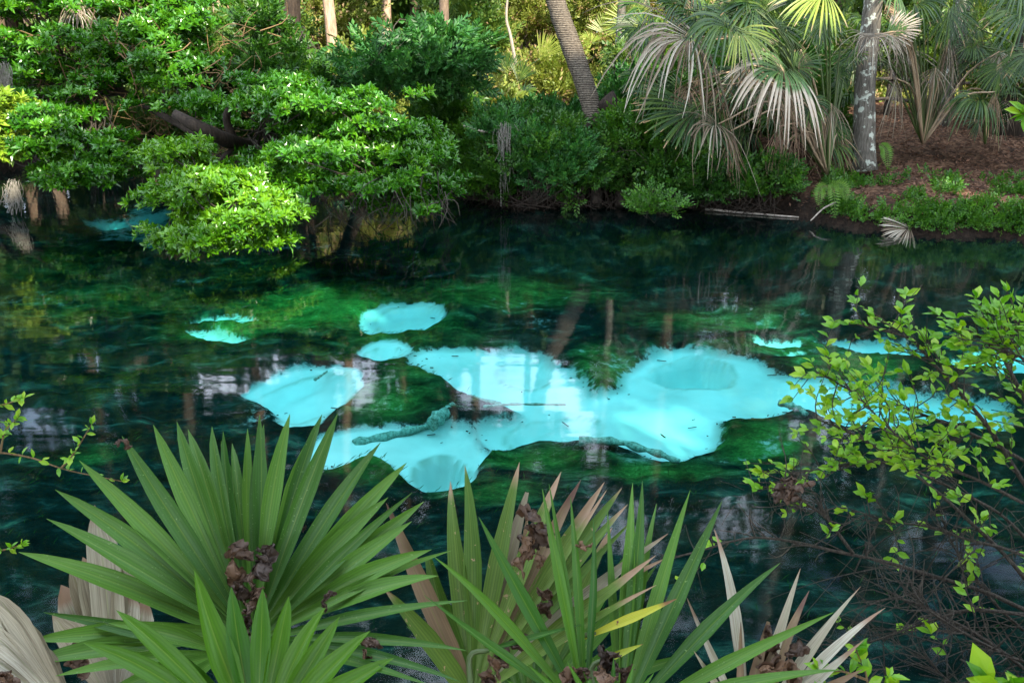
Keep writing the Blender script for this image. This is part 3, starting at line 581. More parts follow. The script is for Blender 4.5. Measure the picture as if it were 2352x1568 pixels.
# ---- vine covered bank in the centre
G_V = 'vine mounds on the centre bank'
def mound(label, base, lobes, nsub, seed, mat=M_VINE, tpls=None, size=.24, per=9, sub=.2):
    r = np.random.default_rng(seed); t = thing('vine_mound', label, 'vine', base, G_V); mb = MB()
    C = foliage(mb, lobes, nsub, per, tpls or SPW, size, r, subr=sub, up=.25, shell=.18); mb.obj('foliage', mat, t, kind='stuff')
    m2 = MB(); twigs(m2, [np.array(base)], C, r, rad=.008, n=60, sag=-.2); m2.obj('stems', M_TWIG, t, kind='stuff'); return t
mound('dense dark vine mound under the leaning palm trunk', PZ(1280, 465, .1), [lobe(1260, 345, 100, 45, 18.2, .8), lobe(1240, 370, 130, 60, 17.8, .9), lobe(1330, 400, 80, 50, 17.5, .5), lobe(1180, 310, 60, 40, 18.6, .7)], 430, 31)
mound('lower trailing vines at the water, left of the hanging roots', PZ(1090, 440, .1), [lobe(1110, 350, 75, 60, 18.6, .8), lobe(1080, 400, 60, 50, 18.2, .6), lobe(1160, 420, 80, 40, 17.8, .5)], 190, 32, M_GCOVER)
mound('feathery bright vine heap behind the dark mound', PY(1330, 310, 20), [lobe(1430, 230, 50, 50, 20.4, .6), lobe(1190, 285, 60, 26, 19.9, .4), lobe(1290, 275, 40, 20, 19.8, .3)], 230, 33, M_BLUEG, SPR, .3)
mound('dark trailing creeper right of the palm roots, above the black water', PZ(1560, 468, .1), [lobe(1520, 390, 90, 50, 17.4, .6), lobe(1640, 420, 100, 40, 17, .6), lobe(1440, 340, 70, 70, 17.6, .7), lobe(1760, 420, 80, 40, 16.8, .5)], 230, 34)
mound('pale feathery growth on the face of the dark mound', PZ(1230, 470, .1), [lobe(1210, 340, 60, 34, 17.4, .4), lobe(1310, 355, 45, 22, 17.3, .3), lobe(1140, 300, 40, 30, 17.6, .4), lobe(1270, 400, 60, 26, 17.1, .3)], 90, 37, M_BLUEG, SPR, .26)
mound('creeper climbing the black stump beside the palm', PY(1400, 330, 18), [lobe(1450, 300, 40, 40, 17.8, .4), lobe(1480, 340, 50, 50, 17.8, .4)], 90, 35, M_GCOVER)
mound('small bright sprig standing out of the dark water under the dead fronds', PZ(1510, 492, -.1), [lobe(1510, 478, 55, 18, 15.9, .3), lobe(1500, 455, 18, 18, 15.9, .2)], 34, 36, M_GCOVER, SPW, .18, 6, .12)
# ------------------------------------------------------------------ trunks standing behind the spring
def trunk_tree(name, label, pts, r0, r1, mat, seed, crown=None, group=None, cat='tree', ncr=0, csize=.42, cmat=None, limbs=(), ns=12):
    base = np.array(pts[0], float); t = thing(name, label, cat, base, group)
    P = curve(pts, 22); tube(P, np.interp(np.linspace(0, 1, 22), [0, .06, 1], [r0 * 1.25, r0, r1]), ns, rough=.1).obj('trunk', mat, t, True)
    for lp, lr in limbs: tube(curve(lp, 12), np.linspace(lr, lr * .35, 12), 7, rough=.2).obj('branch', mat, t, True)
    if crown:
        r = np.random.default_rng(seed); mb = MB(); C = foliage(mb, crown, ncr, 26, QL, csize, r, subr=.95, up=.1, shell=.45, flat=.7, jit=.7)
        if mb.n: mb.obj('crown', cmat or M_CROWN, t, kind='stuff')
        if len(C): m2 = MB(); twigs(m2, P[-7:], C, r, rad=.03, n=22, ns=4); m2.obj('limbs', mat, t, kind='stuff')
    return t
def up(px, Y, gz=None, top=15, lean=(0, 0), py=None):
    """a trunk line standing at the photo column px, Y metres out"""
    x = PY(px, 200, Y)[0]; z = H(x, Y) - .1
    return [np.array([x, Y, z]), np.array([x + lean[0] * .3 + .1, Y + lean[1] * .3, z + top * .3]), np.array([x + lean[0] * .7, Y + lean[1] * .7, z + top * .65]), np.array([x + lean[0], Y + lean[1], z + top])]
def cr(P, hgt, spread, r, n=5):
    t = np.asarray(P[-1]); return [(t + np.array([r.uniform(-spread, spread), r.uniform(-spread, spread) * .7, r.uniform(-hgt, hgt * .25)]), (r.uniform(1.7, 2.9),) * 2 + (r.uniform(1.3, 2.2),)) for _ in range(n)]
# the two trunks the photo shows large
tp = [PY(1372, 300, 18.4), PY(1345, 200, 18.6), PY(1308, 95, 19), PY(1272, -20, 19.4), PY(1235, -260, 20.2), PY(1215, -520, 21)]
t = thing('cabbage_palm', 'tall palm with a ringed trunk leaning left out of the black stump', 'palm tree', tp[0])
P = curve(tp, 40); tube(P, np.interp(np.linspace(0, 1, 40), [0, .2, .4, 1], [.2, .2, .215, .165]) * (1 + .035 * np.sin(np.arange(40) * 2.3)), 16, rough=.06).obj('trunk', M_PALMBARK, t, True)
LEAN_TOP = P[-1]; LEAN = t
tree_st = thing('stump', 'black rotten root stump at the foot of the leaning palm', 'stump', PZ(1420, 440, .1))
for k, (pp, rr) in enumerate([([PY(1390, 225, 18.3), PY(1440, 290, 18.1), PY(1470, 360, 17.8), PY(1490, 470, 17.3)], .2), ([PY(1385, 280, 18.2), PY(1375, 360, 17.7), PY(1370, 470, 17.2)], .17), ([PY(1420, 290, 18.2), PY(1425, 380, 17.8), PY(1430, 474, 17.3)], .2), ([PY(1400, 260, 18.2), PY(1340, 300, 18.0), PY(1310, 400, 17.6)], .1)]):
    tube(curve(pp, 14), np.linspace(rr, rr * .7, 14), 10, rough=.35).obj('root', M_BARKDARK, tree_st, True)
gp = [PY(1985, 392, 17.9), PY(1985, 300, 18), PY(1987, 190, 18.1), PY(2000, 60, 18.2), PY(2010, -60, 18.3), PY(2030, -500, 18.8), PY(2040, -1000, 19.3)]
rr_ = np.random.default_rng(3)
trunk_tree('maple_tree', 'straight grey trunk spotted with pale lichen on the right bank', gp, .22, .15, M_BARKGREY, 41, [(np.array([8 + rr_.uniform(-3, 3), 19 + rr_.uniform(-2, 3), rr_.uniform(8, 15)]), (2.4, 2.4, 1.7)) for _ in range(7)], ncr=120, ns=20)
# background trees
bgt = [('oak_tree', 'dark forked oak trunk behind the leafy trees, top left of centre', up(655, 23, top=13, lean=(.6, 0)), .34, M_BARKDARK),
       ('pine_tree', 'slim sunlit pinkish trunk beyond the laurel dome', up(775, 25, top=15, lean=(-.8, 0)), .17, M_BARKWARM),
       ('pine_tree', 'narrow brown trunk rising behind the feathery tree', up(1016, 22.5, top=14), .13, M_BARK),
       ('pine_tree', 'thin warm trunk at top left seen between the leaves', up(512, 27, top=15), .16, M_BARKWARM),
       ('oak_tree', 'thin dark grey trunk in front of the bright yellow fan leaves', up(1412, 24, top=13), .12, M_BARKGREY),
       ('oak_tree', 'dark trunk behind the palms right of the lichen spotted trunk', up(2172, 23, top=14), .19, M_BARKGREY),
       ('oak_tree', 'broad dark trunk close to the right edge beyond the bank', up(2335, 21.5, top=14), .3, M_BARKDARK),
       ('pine_tree', 'brown trunk standing in the palmettos behind the rail fence', up(1560, 26, top=15), .2, M_BARK),
       ('pine_tree', 'warm trunk left of the bright gap in the centre', up(1080, 29, top=15), .2, M_BARKWARM),
       ('oak_tree', 'pale trunk far back at the top left corner', up(90, 28, top=14), .2, M_BARK),
       ('oak_tree', 'brown trunk half hidden behind the upper left limbs', up(330, 25, top=14), .22, M_BARK),
       ('pine_tree', 'distant slim trunk inside the bright central gap', up(1215, 36, top=16), .2, M_BARK),
       ('pine_tree', 'distant trunk on the lawn beyond the fence, left of the lichen spotted trunk', up(1900, 34, top=16), .2, M_BARK),
       ('oak_tree', 'distant dark trunk between the leaning palm and the yellow fans', up(1500, 33, top=15), .22, M_BARK),
       ('pine_tree', 'slender warm trunk far behind the feathery leaved tree', up(890, 31, top=16), .18, M_BARKWARM)]
for k, (nm, lb, P_, rr, mt) in enumerate(bgt):
    r = np.random.default_rng(60 + k); lim = []
    if k == 0: lim = [([PY(650, 10, 23), PY(640, 70, 22.4), PY(668, 110, 22.2), PY(700, 150, 22)], .09), ([PY(655, 0, 23), PY(600, -20, 22.6), PY(540, -10, 22.4)], .1)]
    trunk_tree(nm, lb, P_, rr, rr * .55, mt, 60 + k, cr(P_, 6.5, 3.4, r, 8), ncr=130, limbs=lim)
# the wood behind them, too dense to count: closes the view and stands in the mirror of the water
r = np.random.default_rng(77); mb = MB(); lobes = []
for _ in range(230):
    x = r.uniform(-48, 48); y = r.uniform(29, 46) + abs(x) * .1; lobes.append((np.array([x, y, r.uniform(6, 31)]), (r.uniform(2.2, 4),) * 2 + (r.uniform(1.6, 3),)))
foliage(mb, lobes, 3000, 24, QL, .85, r, subr=1.5, up=.1, shell=.5, flat=.7, jit=.7); mb.obj('woodland', M_CROWN, None, kind='stuff')
for k in range(46):
    x = r.uniform(-46, 46); y = r.uniform(36, 52); x = x + 9 * (1 if x > 0 else -1) if -3.5 < x < 6 else x; z = H(x, y) - .2
    tube(curve([(x, y, z), (x + r.uniform(-1, 1), y, z + 9), (x + r.uniform(-2, 2), y, z + 20)], 8), [.3, .26, .24, .22, .2, .17, .13, .1], 7, mb=None if k == 0 else TM, rough=.1) if k else None
    if k == 0: TM = MB(); tube([(x, y, z), (x, y, z + 10), (x, y, z + 20)], [.3, .2, .1], 7, TM)
TM.obj('woodland_trunks', M_BARK, None, True, kind='stuff')
mb = MB(); lobes = []
for _ in range(260):
    x = r.uniform(-38, 40); lobes.append((np.array([x, r.uniform(26, 38), r.uniform(5.2, 15)]), (2.3, 2.3, 1.7)))
foliage(mb, lobes, 2700, 24, QL, .6, r, subr=1.2, up=.1, shell=.5, flat=.7, jit=.7); mb.obj('lower_woodland', M_CROWN, None, kind='stuff')
# low far thicket
mb = MB(); lobes = [(np.array([x, 47 + r.uniform(-3, 8), r.uniform(*zr)]), (3.4, 2, 2.2)) for zr in ((1.5, 5), (5, 9), (8, 13)) for x in np.arange(-60, 61, 2.2)]
foliage(mb, lobes, 5200, 22, QL, .7, r, subr=1.1, up=.2, shell=.35, jit=.6); mb.obj('thicket', M_UNDER, None, kind='stuff')
# side woods that the water mirrors, and the tall wood behind the viewer that shades the spring
mb = MB(); lobes = []
for _ in range(90):
    s = 1 if _ % 2 else -1; lobes.append((np.array([s * r.uniform(17, 30), r.uniform(6, 30), r.uniform(3, 17)]), (2.6, 2.6, 2.2)))
foliage(mb, lobes, 1300, 22, QL, .7, r, subr=1.3, up=.1, shell=.5, jit=.7); mb.obj('side_woodland', M_CROWN, None, kind='stuff')
mb = MB(); lobes = []
for gx_ in np.arange(-15, 15.1, 2.3):
    for gy_ in np.arange(1.5, 21.5, 1.5):
        for rep_ in range(2):
            yb = r.uniform(-13, -2.5); c = np.array([gx_ + r.normal() * .6, gy_ + r.normal() * .4, r.uniform(0, 1.5)]); t_ = (gy_ - yb) / -TO_SUN[1]; c = c + TO_SUN * t_
            if c[2] > 5.5: lobes.append((c, (1.9, 1.9, 1.6)))
foliage(mb, lobes, 3000, 22, QL, .85, r, subr=1.0, up=.1, shell=.5, flat=.8, jit=.9, sunonly=True); mb.obj('shade_woodland', M_CROWN, None, kind='stuff')

# ---- undergrowth shrubs beyond the bank
G_U = 'undergrowth shrubs beyond the far bank'
ug = [(60, 200, 22, 90, 70, 0), (180, 110, 24, 110, 80, 0), (330, 300, 21, 90, 50, 0), (300, 200, 25, 120, 60, 0), (480, 130, 24, 90, 70, 0), (560, 270, 21, 80, 50, 1), (600, 60, 26, 90, 80, 0), (840, 190, 24, 80, 60, 2), (930, 210, 25, 90, 55, 2),
      (1060, 60, 25, 90, 70, 0), (1110, 140, 27, 70, 50, 2), (1120, 250, 22, 80, 40, 2), (1030, 270, 21, 60, 50, 1), (1180, 20, 33, 110, 60, 2), (1290, 40, 34, 110, 70, 2), (1250, 180, 25, 70, 50, 2), (1480, 150, 23, 60, 50, 0), (1540, 30, 30, 100, 60, 2),
      (1660, 100, 25, 90, 50, 0), (1780, 60, 27, 120, 80, 0), (1900, 120, 26, 80, 50, 0), (2090, 110, 27, 90, 50, 0), (2260, 80, 28, 120, 70, 0), (2330, 200, 22, 60, 60, 0), (420, 20, 30, 120, 70, 2), (740, 30, 29, 110, 60, 2), (1060, 170, 29, 60, 40, 2), (1690, 20, 31, 90, 60, 0), (2180, 30, 30, 110, 60, 0), (1990, 60, 30, 120, 60, 0), (1510, 215, 20.6, 60, 40, 1), (1610, 235, 20.2, 70, 36, 1), (1720, 260, 19.6, 70, 40, 1), (1830, 250, 19.6, 70, 50, 1), (1650, 180, 22, 90, 40, 1), (1800, 160, 22, 90, 50, 1)]
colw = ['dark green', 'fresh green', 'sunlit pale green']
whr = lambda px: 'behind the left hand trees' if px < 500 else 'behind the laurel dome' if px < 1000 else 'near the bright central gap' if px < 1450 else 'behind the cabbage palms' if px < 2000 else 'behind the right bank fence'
_seen = {}
for k, (px, py, Y, rx, ry, mk) in enumerate(sorted(ug)):
    base_ = PY(px, py, Y); base_[2] = max(H(base_[0], Y), 0)
    key = (colw[mk], whr(px)); _seen[key] = _seen.get(key, 0) + 1; o_ = ['', 'second ', 'third ', 'fourth ', 'fifth ', 'sixth ', 'seventh ', 'eighth ', 'ninth ', 'tenth ', 'eleventh ', 'twelfth '][_seen[key] - 1]
    lab = f'{o_}{colw[mk]} undergrowth shrub {whr(px)}' + (', counting from the left' if o_ else '')
    r = np.random.default_rng(100 + k); t = thing('undergrowth_shrub', lab, 'shrub', base_, G_U); mb = MB()
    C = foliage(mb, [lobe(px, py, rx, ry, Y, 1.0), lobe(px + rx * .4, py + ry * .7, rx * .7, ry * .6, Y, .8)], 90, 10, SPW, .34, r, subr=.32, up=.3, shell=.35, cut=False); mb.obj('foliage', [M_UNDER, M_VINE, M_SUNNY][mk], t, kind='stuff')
    m2 = MB(); twigs(m2, [base_], C, r, rad=.012, n=24, sag=-.3); m2.obj('stems', M_TWIG, t, kind='stuff')

# ------------------------------------------------------------------ fan palms
def fan(mb, hub, tipc, n=26, spread=1.75, droop=.5, wid=.07, face=None, r=None, seg=7, lenv=.12, costa=.25, fuse=.45, curl=0.0):
    """one fan leaf: hub, tip of the middle segment; segments bend down with gravity"""
    hub = np.asarray(hub, float); d = np.asarray(tipc, float) - hub; Ln = np.linalg.norm(d); d = d / Ln
    f = unit(CAM - hub) * .75 + np.array([0, 0, .6]) if face is None else np.asarray(face, float); nrm = unit(f - d * (f @ d)); s = np.cross(d, nrm)
    for i in range(n):
        a = (i / (n - 1) * 2 - 1) * spread; a += r.normal() * .02
        dv = unit(math.cos(a) * d + math.sin(a) * s + nrm * (.10 * abs(math.sin(a)) + r.normal() * .03))
        st = hub + d * Ln * costa * (1 - abs(a) / spread) ** 1.3
        ln = Ln * (1 - costa * (1 - abs(a) / spread)) * (.8 + .2 * math.cos(a)) * (1 + r.normal() * lenv * .6)
        tt = np.linspace(0, 1, seg); dr = droop * (1 + r.normal() * .25)
        P = st + dv * ln * (tt - .25 * min(dr, 1.2) * np.maximum(tt - .4, 0) ** 1.5)[:, None] + np.array([0, 0, -1.0]) * (ln * dr * np.maximum(tt - .28, 0) ** 1.7)[:, None]
        if curl: P += (s * r.normal() * curl * ln)[None] * (tt ** 3)[:, None]
        T = unit(np.gradient(P, axis=0)); side = unit(np.cross(T, nrm)); nn = np.cross(side, T)
        gap = 2 * spread / (n - 1) * ln * 1.02
        w = np.minimum(tt * gap, wid * Ln); w = np.where(tt > fuse, w * np.clip((1 - tt) / (1 - fuse), 0.03, 1) ** .6, w) * .5
        V = np.stack([P - side * w[:, None] + nn * w[:, None] * .5, P, P + side * w[:, None] + nn * w[:, None] * .5], 1).reshape(-1, 3)
        q = np.arange(seg - 1)[:, None] * 3; Qd = np.concatenate([q + [0, 1, 4, 3], q + [1, 2, 5, 4]])
        rv = r.random(); A = np.stack([np.full(seg * 3, rv), np.tile([0, .5, 1.], seg), np.repeat(tt, 3)], 1)
        mb.add(V, None, Qd, A)
def palm(name, label, base, fronds, seed, group=None, cat='palm'):
    r = np.random.default_rng(seed); t = thing(name, label, cat, base, group); base = np.asarray(base, float)
    for f in fronds:
        (hx, hy, hY), (tx, ty, tY), mat, kw = f
        hub = PY(hx, hy, hY); tip = PY(tx, ty, tY); mb = MB(); fan(mb, hub, tip, r=r, **kw)
        dead = mat in (M_DEADPALM, M_DEADBROWN)
        mid = (base + hub) / 2 + np.array([0, 0, .35 * np.linalg.norm(hub[:2] - base[:2])]); lab = {}
        fr = mb.obj('frond', mat, t, **({'label': 'dead grey brown frond'} if dead else {'label': 'frond with dead tips'} if mat is M_PALMMIX else {}))
        tube(curve([base, mid, hub], 10), np.linspace(.028, .013, 10), 6).obj('stalk', M_PETDEAD if dead else M_PETIOLE, fr, True)
    return t
def crownfill(n, xr, yr, Yr, cen, seed):
    q = np.random.default_rng(seed); out = []
    for k in range(n):
        x = xr[0] + (xr[1] - xr[0]) * ((k * .618) % 1); y = q.uniform(*yr); Y = q.uniform(*Yr); d = np.array([x - cen[0], (y - cen[1]) * .8]); d = d / np.linalg.norm(d); ln = q.uniform(60, 115)
        out.append(((x, y, Y), (x + d[0] * ln, y + d[1] * ln * .5 + q.uniform(-10, 50), Y - q.uniform(.1, .7)), M_PALM, dict(droop=q.uniform(.4, 1.1), n=26, wid=.055, spread=q.uniform(1.2, 1.8))))
    return out
def deadfill(n, xr, yr, Yr, seed):
    q = np.random.default_rng(seed)
    return [((x, y, Y), (x + q.uniform(-30, 30), y + q.uniform(50, 90), Y - .2), M_DEADBROWN if q.random() < .65 else M_DEADPALM, dict(droop=.9, wid=.03, spread=q.uniform(.3, 1.1), n=18, curl=.15, lenv=.5, fuse=.2)) for x, y, Y in ((q.uniform(*xr), q.uniform(*yr), q.uniform(*Yr)) for _ in range(n))]
dd = dict(droop=1.2, wid=.032, spread=1.5, n=34, curl=.13, lenv=.45, fuse=.2)
palm('cabbage_palm', 'big bushy palm with long dead grey fringes left of the lichen spotted trunk', PY(1900, 400, 17.3), [
    ((1685, 60, 16.6), (1590, 62, 15.8), M_PALM, dict(droop=.75, n=34, spread=1.7)),
    ((1812, 160, 16.2), (1690, 172, 15.3), M_PALMMIX, dict(droop=.85, n=36, spread=1.6, wid=.045)),
    ((1822, 160, 16.3), (1900, 130, 16.0), M_PALM, dict(droop=.35, n=28, spread=1.5)),
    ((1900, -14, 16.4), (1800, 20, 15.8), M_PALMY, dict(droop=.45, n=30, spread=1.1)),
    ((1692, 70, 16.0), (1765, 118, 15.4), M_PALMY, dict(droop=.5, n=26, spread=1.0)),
    ((1893, 30, 16.9), (1875, 110, 16.7), M_PALM, dict(droop=.2, n=26, spread=1.3)),
    ((1600, 84, 16.8), (1440, 108, 15.7), M_DEADPALM, dict(dd, droop=.9, n=38)),
    ((1590, 90, 17.0), (1500, 90, 16.3), M_DEADBROWN, dict(dd, n=26)),
    ((1610, 255, 17.0), (1500, 300, 16.0), M_PALM, dict(droop=.25, n=30, spread=1.2)),
    ((1650, 285, 16.6), (1575, 300, 15.8), M_DEADPALM, dict(dd, n=24)),
    ((1775, 200, 16.0), (1740, 240, 15.4), M_DEADPALM, dict(dd, n=22, spread=1.3)),
    ((1680, 300, 16.6), (1680, 390, 16.4), M_DEADBROWN, dict(dd, n=14, spread=.35, droop=.4)),
    ((1790, 290, 16.8), (1775, 370, 16.6), M_DEADBROWN, dict(dd, n=16, spread=.4, droop=.4)),
    ((1740, 20, 17.4), (1640, -60, 16.8), M_PALM, dict(droop=.5, n=30)),
    ((1760, 30, 17.4), (1700, -90, 17.2), M_PALM, dict(droop=.35, n=30)),
    ((1780, 60, 17.6), (1830, -60, 17.4), M_PALM, dict(droop=.35, n=30)),
    ((1720, 180, 17.6), (1640, 200, 17.0), M_PALM, dict(droop=.7, n=30)),
    ((1860, 230, 17.0), (1880, 290, 16.8), M_PALM, dict(droop=.6, n=24)),
    ((1560, 20, 17.2), (1500, -30, 16.8), M_PALM, dict(droop=.5, n=28)),
    ((1840, 300, 16.9), (1810, 340, 16.6), M_DEADBROWN, dict(dd, n=16))] + crownfill(48, (1480, 1960), (-30, 330), (17.3, 18.8), (1840, 380), 71) + deadfill(16, (1500, 1930), (110, 330), (16.6, 18), 74), 201)
palm('cabbage_palm', 'palm crown round the lichen spotted trunk with a pale dead frond draped over it', PY(2120, 330, 19), [
    ((2000, 88, 17.2), (1965, 82, 16.7), M_DEADPALM, dict(dd, n=22, spread=1.2)), ((2010, 78, 17.2), (1995, 118, 16.6), M_DEADPALM, dict(dd, n=30, spread=1.5, droop=1.2)), ((2040, 80, 17.4), (2085, 110, 17.0), M_DEADPALM, dict(dd, n=26, spread=1.3)),
    ((2036, 82, 17.8), (2120, 50, 17.4), M_PALMMIX, dict(droop=.25, n=32, spread=1.2, fuse=.6)),
    ((2075, 40, 18.6), (2030, 20, 18.4), M_DEADBROWN, dict(droop=.3, n=24, spread=1.2)),
    ((2058, 180, 18.4), (2055, 270, 18.2), M_DEADPALM, dict(dd, n=14, spread=.4)),
    ((2100, 10, 18.8), (2190, -20, 18.4), M_PALM, dict(droop=.8, n=30)),
    ((2060, -20, 18.4), (2000, -60, 18), M_PALM, dict(droop=.6, n=30)),
    ((1950, 190, 19), (1920, 230, 18.6), M_PALM, dict(droop=.6, n=26)),
    ((2180, 20, 18.6), (2185, 100, 18.3), M_PALM, dict(droop=.4, n=30, spread=1.1)),
    ((2180, 90, 19.0), (2180, 180, 18.8), M_DEADPALM, dict(dd, n=16, spread=.4)),
    ((2190, 10, 19.0), (2250, -10, 18.6), M_PALM, dict(droop=.9, n=30)),
    ((1970, 120, 18.9), (1955, 190, 18.7), M_PALM, dict(droop=.4, n=26))] + crownfill(26, (1980, 2280), (-40, 160), (19, 20.2), (2120, 340), 72) + deadfill(7, (2020, 2300), (90, 230), (18.4, 19.8), 75), 202)
palm('cabbage_palm', 'dark green palm hanging in from the upper right corner', PY(2420, 330, 18), [
    ((2375, 20, 17), (2290, 70, 16.6), M_PALM, dict(droop=.6, n=34)), ((2350, -20, 17.4), (2280, -20, 17), M_PALM, dict(droop=.8, n=30)), ((2380, 120, 17.4), (2320, 160, 17), M_PALM, dict(droop=.7, n=28)),
    ((2300, 150, 18.6), (2290, 220, 18.4), M_PALM, dict(droop=.5, n=24))] + crownfill(16, (2240, 2430), (-20, 230), (18.6, 20), (2380, 340), 73), 203)
palm('palmetto', 'small dark upright palmetto on the leaf strewn right bank', PY(2262, 330, 19.3), [
    ((2262, 275, 19.2), (2262, 205, 19.1), M_PALM, dict(droop=.1, n=24, spread=1.3)), ((2250, 280, 19), (2200, 250, 18.8), M_PALM, dict(droop=.25, n=22, spread=1.1)), ((2275, 280, 19), (2315, 240, 18.8), M_PALM, dict(droop=.2, n=22, spread=1.1)),
    ((2165, 235, 19.4), (2140, 250, 19), M_DEADBROWN, dict(dd, n=20)), ((2190, 240, 19.4), (2195, 270, 19), M_DEADBROWN, dict(dd, n=18))], 204)
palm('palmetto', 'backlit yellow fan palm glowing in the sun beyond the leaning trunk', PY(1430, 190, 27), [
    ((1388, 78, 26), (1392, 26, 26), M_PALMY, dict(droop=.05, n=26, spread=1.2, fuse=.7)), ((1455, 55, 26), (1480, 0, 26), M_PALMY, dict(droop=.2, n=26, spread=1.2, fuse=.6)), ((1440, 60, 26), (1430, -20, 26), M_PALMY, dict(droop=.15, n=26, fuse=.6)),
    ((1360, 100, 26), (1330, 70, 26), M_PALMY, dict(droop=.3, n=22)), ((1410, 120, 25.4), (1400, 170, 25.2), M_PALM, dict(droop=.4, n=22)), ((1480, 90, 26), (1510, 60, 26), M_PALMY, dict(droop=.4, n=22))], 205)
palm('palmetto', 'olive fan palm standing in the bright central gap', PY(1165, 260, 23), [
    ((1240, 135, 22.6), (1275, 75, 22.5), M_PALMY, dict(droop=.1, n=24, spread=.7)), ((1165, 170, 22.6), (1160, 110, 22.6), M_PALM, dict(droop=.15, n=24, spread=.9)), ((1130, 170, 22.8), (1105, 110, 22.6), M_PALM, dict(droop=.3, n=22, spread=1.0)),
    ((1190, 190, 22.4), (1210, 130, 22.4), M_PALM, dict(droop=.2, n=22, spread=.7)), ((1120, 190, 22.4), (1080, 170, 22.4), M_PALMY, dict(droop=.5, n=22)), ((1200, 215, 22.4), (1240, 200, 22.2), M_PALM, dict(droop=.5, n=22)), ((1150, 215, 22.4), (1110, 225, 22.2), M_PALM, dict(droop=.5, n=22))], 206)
palm('palmetto', 'faint grey green palmetto between the limbs at top left', PY(600, 230, 22), [
    ((585, 110, 21.6), (600, 50, 21.5), M_PALM, dict(droop=.15, n=22, spread=1.0)), ((600, 140, 21.6), (660, 110, 21.5), M_PALM, dict(droop=.25, n=22, spread=.8)), ((580, 150, 21.6), (540, 180, 21.5), M_PALM, dict(droop=.4, n=22)), ((420, 170, 20.6), (480, 190, 20.2), M_PALM, dict(droop=.4, n=22, spread=1.0))], 207)
palm('palmetto', 'dry palmetto at the very top left with tangled pale stems', PY(170, 130, 21), [
    ((170, 20, 18.4), (200, 60, 18), M_DEADPALM, dict(dd, n=20)), ((190, 10, 18.4), (150, 40, 18), M_DEADPALM, dict(dd, n=20)), ((330, 60, 20.4), (320, 110, 20), M_DEADBROWN, dict(dd, n=18))], 208)
# crown of the leaning palm, mirrored in the spring
r = np.random.default_rng(209)
for k in range(16):
    a = k * 2.4; e = r.uniform(-.5, .9); d = np.array([math.cos(a) * math.cos(e), math.sin(a) * math.cos(e), math.sin(e)]); hub = LEAN_TOP + d * 1.4; mb = MB()
    fan(mb, hub, hub + unit(d + [0, 0, -.3]) * 1.1, r=r, n=24, droop=.6, face=(0, 0, 1)); fr = mb.obj('frond', M_PALM, LEAN); tube(curve([LEAN_TOP, hub], 5), .02, 5).obj('stalk', M_PETIOLE, fr, True)
# dead fan floating at the waterline, dead frond on the bank
mb = MB(); fan(mb, PZ(2092, 524, .10), PZ(2030, 536, .05), r=r, n=26, spread=1.1, droop=.15, fuse=.6); tag(mb.obj('fallen_frond', M_DEADPALM), 'brown fallen palm fan lying at the waterline of the right bank', 'dead frond', 'fallen palm fronds on the right bank')
mb = MB(); fan(mb, PY(2120, 430, 16.3), PY(2050, 480, 15.6), r=r, n=12, spread=.18, droop=.1, fuse=.6, wid=.06); tag(mb.obj('fallen_frond', M_DEADPALM), 'long grey dead frond slanting down the green right bank', 'dead frond', 'fallen palm fronds on the right bank')
mb = MB(); fan(mb, PY(2260, 440, 16.5), PY(2290, 510, 15.8), r=r, n=12, spread=.5, droop=.3); tag(mb.obj('fallen_frond', M_DEADPALM), 'ragged grey dead frond near the right edge of the bank', 'dead frond', 'fallen palm fronds on the right bank')

# ---- fern, driftwood, hanging roots, moss
def fern(mb, P, r, w=.16):
    P = curve(P, 18); T = unit(np.gradient(P, axis=0)); tube(P, .004, 4, mb)
    for i in range(1, 18):
        for sd in (-1, 1):
            s = unit(np.cross(T[i], unit(CAM - P[i]))) * sd; ln = w * math.sin(math.pi * min(1, (i + 2) / 20)) + .01; ax = unit(s + T[i] * .45)
            scatter(mb, quadleaf(.28, .05), frames_facing(ax[None], unit(CAM - P[i])[None]), P[i][None], np.array([ln]), [r.random()])
t = thing('fern', 'hanging sword fern at the waterline below the lichen spotted trunk', 'fern', PY(1900, 425, 16))
for pp in [[(1905, 420, 15.9), (1915, 440, 15.6), (1918, 500, 15.4)], [(1900, 425, 15.9), (1885, 435, 15.7), (1880, 470, 15.5)], [(1905, 420, 15.9), (1935, 430, 15.7), (1945, 460, 15.6)], [(2020, 330, 16.4), (2035, 345, 16.2), (2040, 385, 16.1)]]:
    mb = MB(); fern(mb, [PY(*q) for q in pp], r, .13); mb.obj('frond', M_FERN, t)
def wood(name, label, pts, r0, mat, n=12, cat='branch', fork=None):
    t = thing(name, label, cat, pts[0]); tube(curve(pts, n), np.linspace(r0, r0 * .5, n), 8, rough=.2).obj('stem', mat, t, True)
    for f in fork or []: tube(curve(f, 8), np.linspace(r0 * .6, r0 * .25, 8), 6, rough=.2).obj('branch', mat, t, True)
    return t
wood('driftwood', 'pale bare branch poking left over the centre bank', [PY(1065, 287, 17.3), PY(1095, 300, 17.3), PY(1140, 303, 17.5), PY(1200, 298, 17.9)], .03, M_DRIFT, fork=[[PY(1140, 303, 17.5), PY(1135, 290, 17.4), PY(1132, 284, 17.4)]])
wood('fallen_branch', 'straight pale stick floating on the black water below the palms', [PZ(1620, 480, .04), PZ(1700, 488, .03), PZ(1835, 499, .02)], .03, M_DRIFT)
wood('fallen_branch', 'thin grey stick leaning into the water beside the fern', [PY(1920, 465, 16), PY(1890, 480, 15.8), PY(1862, 507, 15.6)], .02, M_DRIFT)
wood('fallen_branch', 'orange brown log lying across the far inlet at left', [PZ(250, 352, .1), PZ(330, 350, .12), PZ(420, 353, .1)], .08, M_BARKWARM)
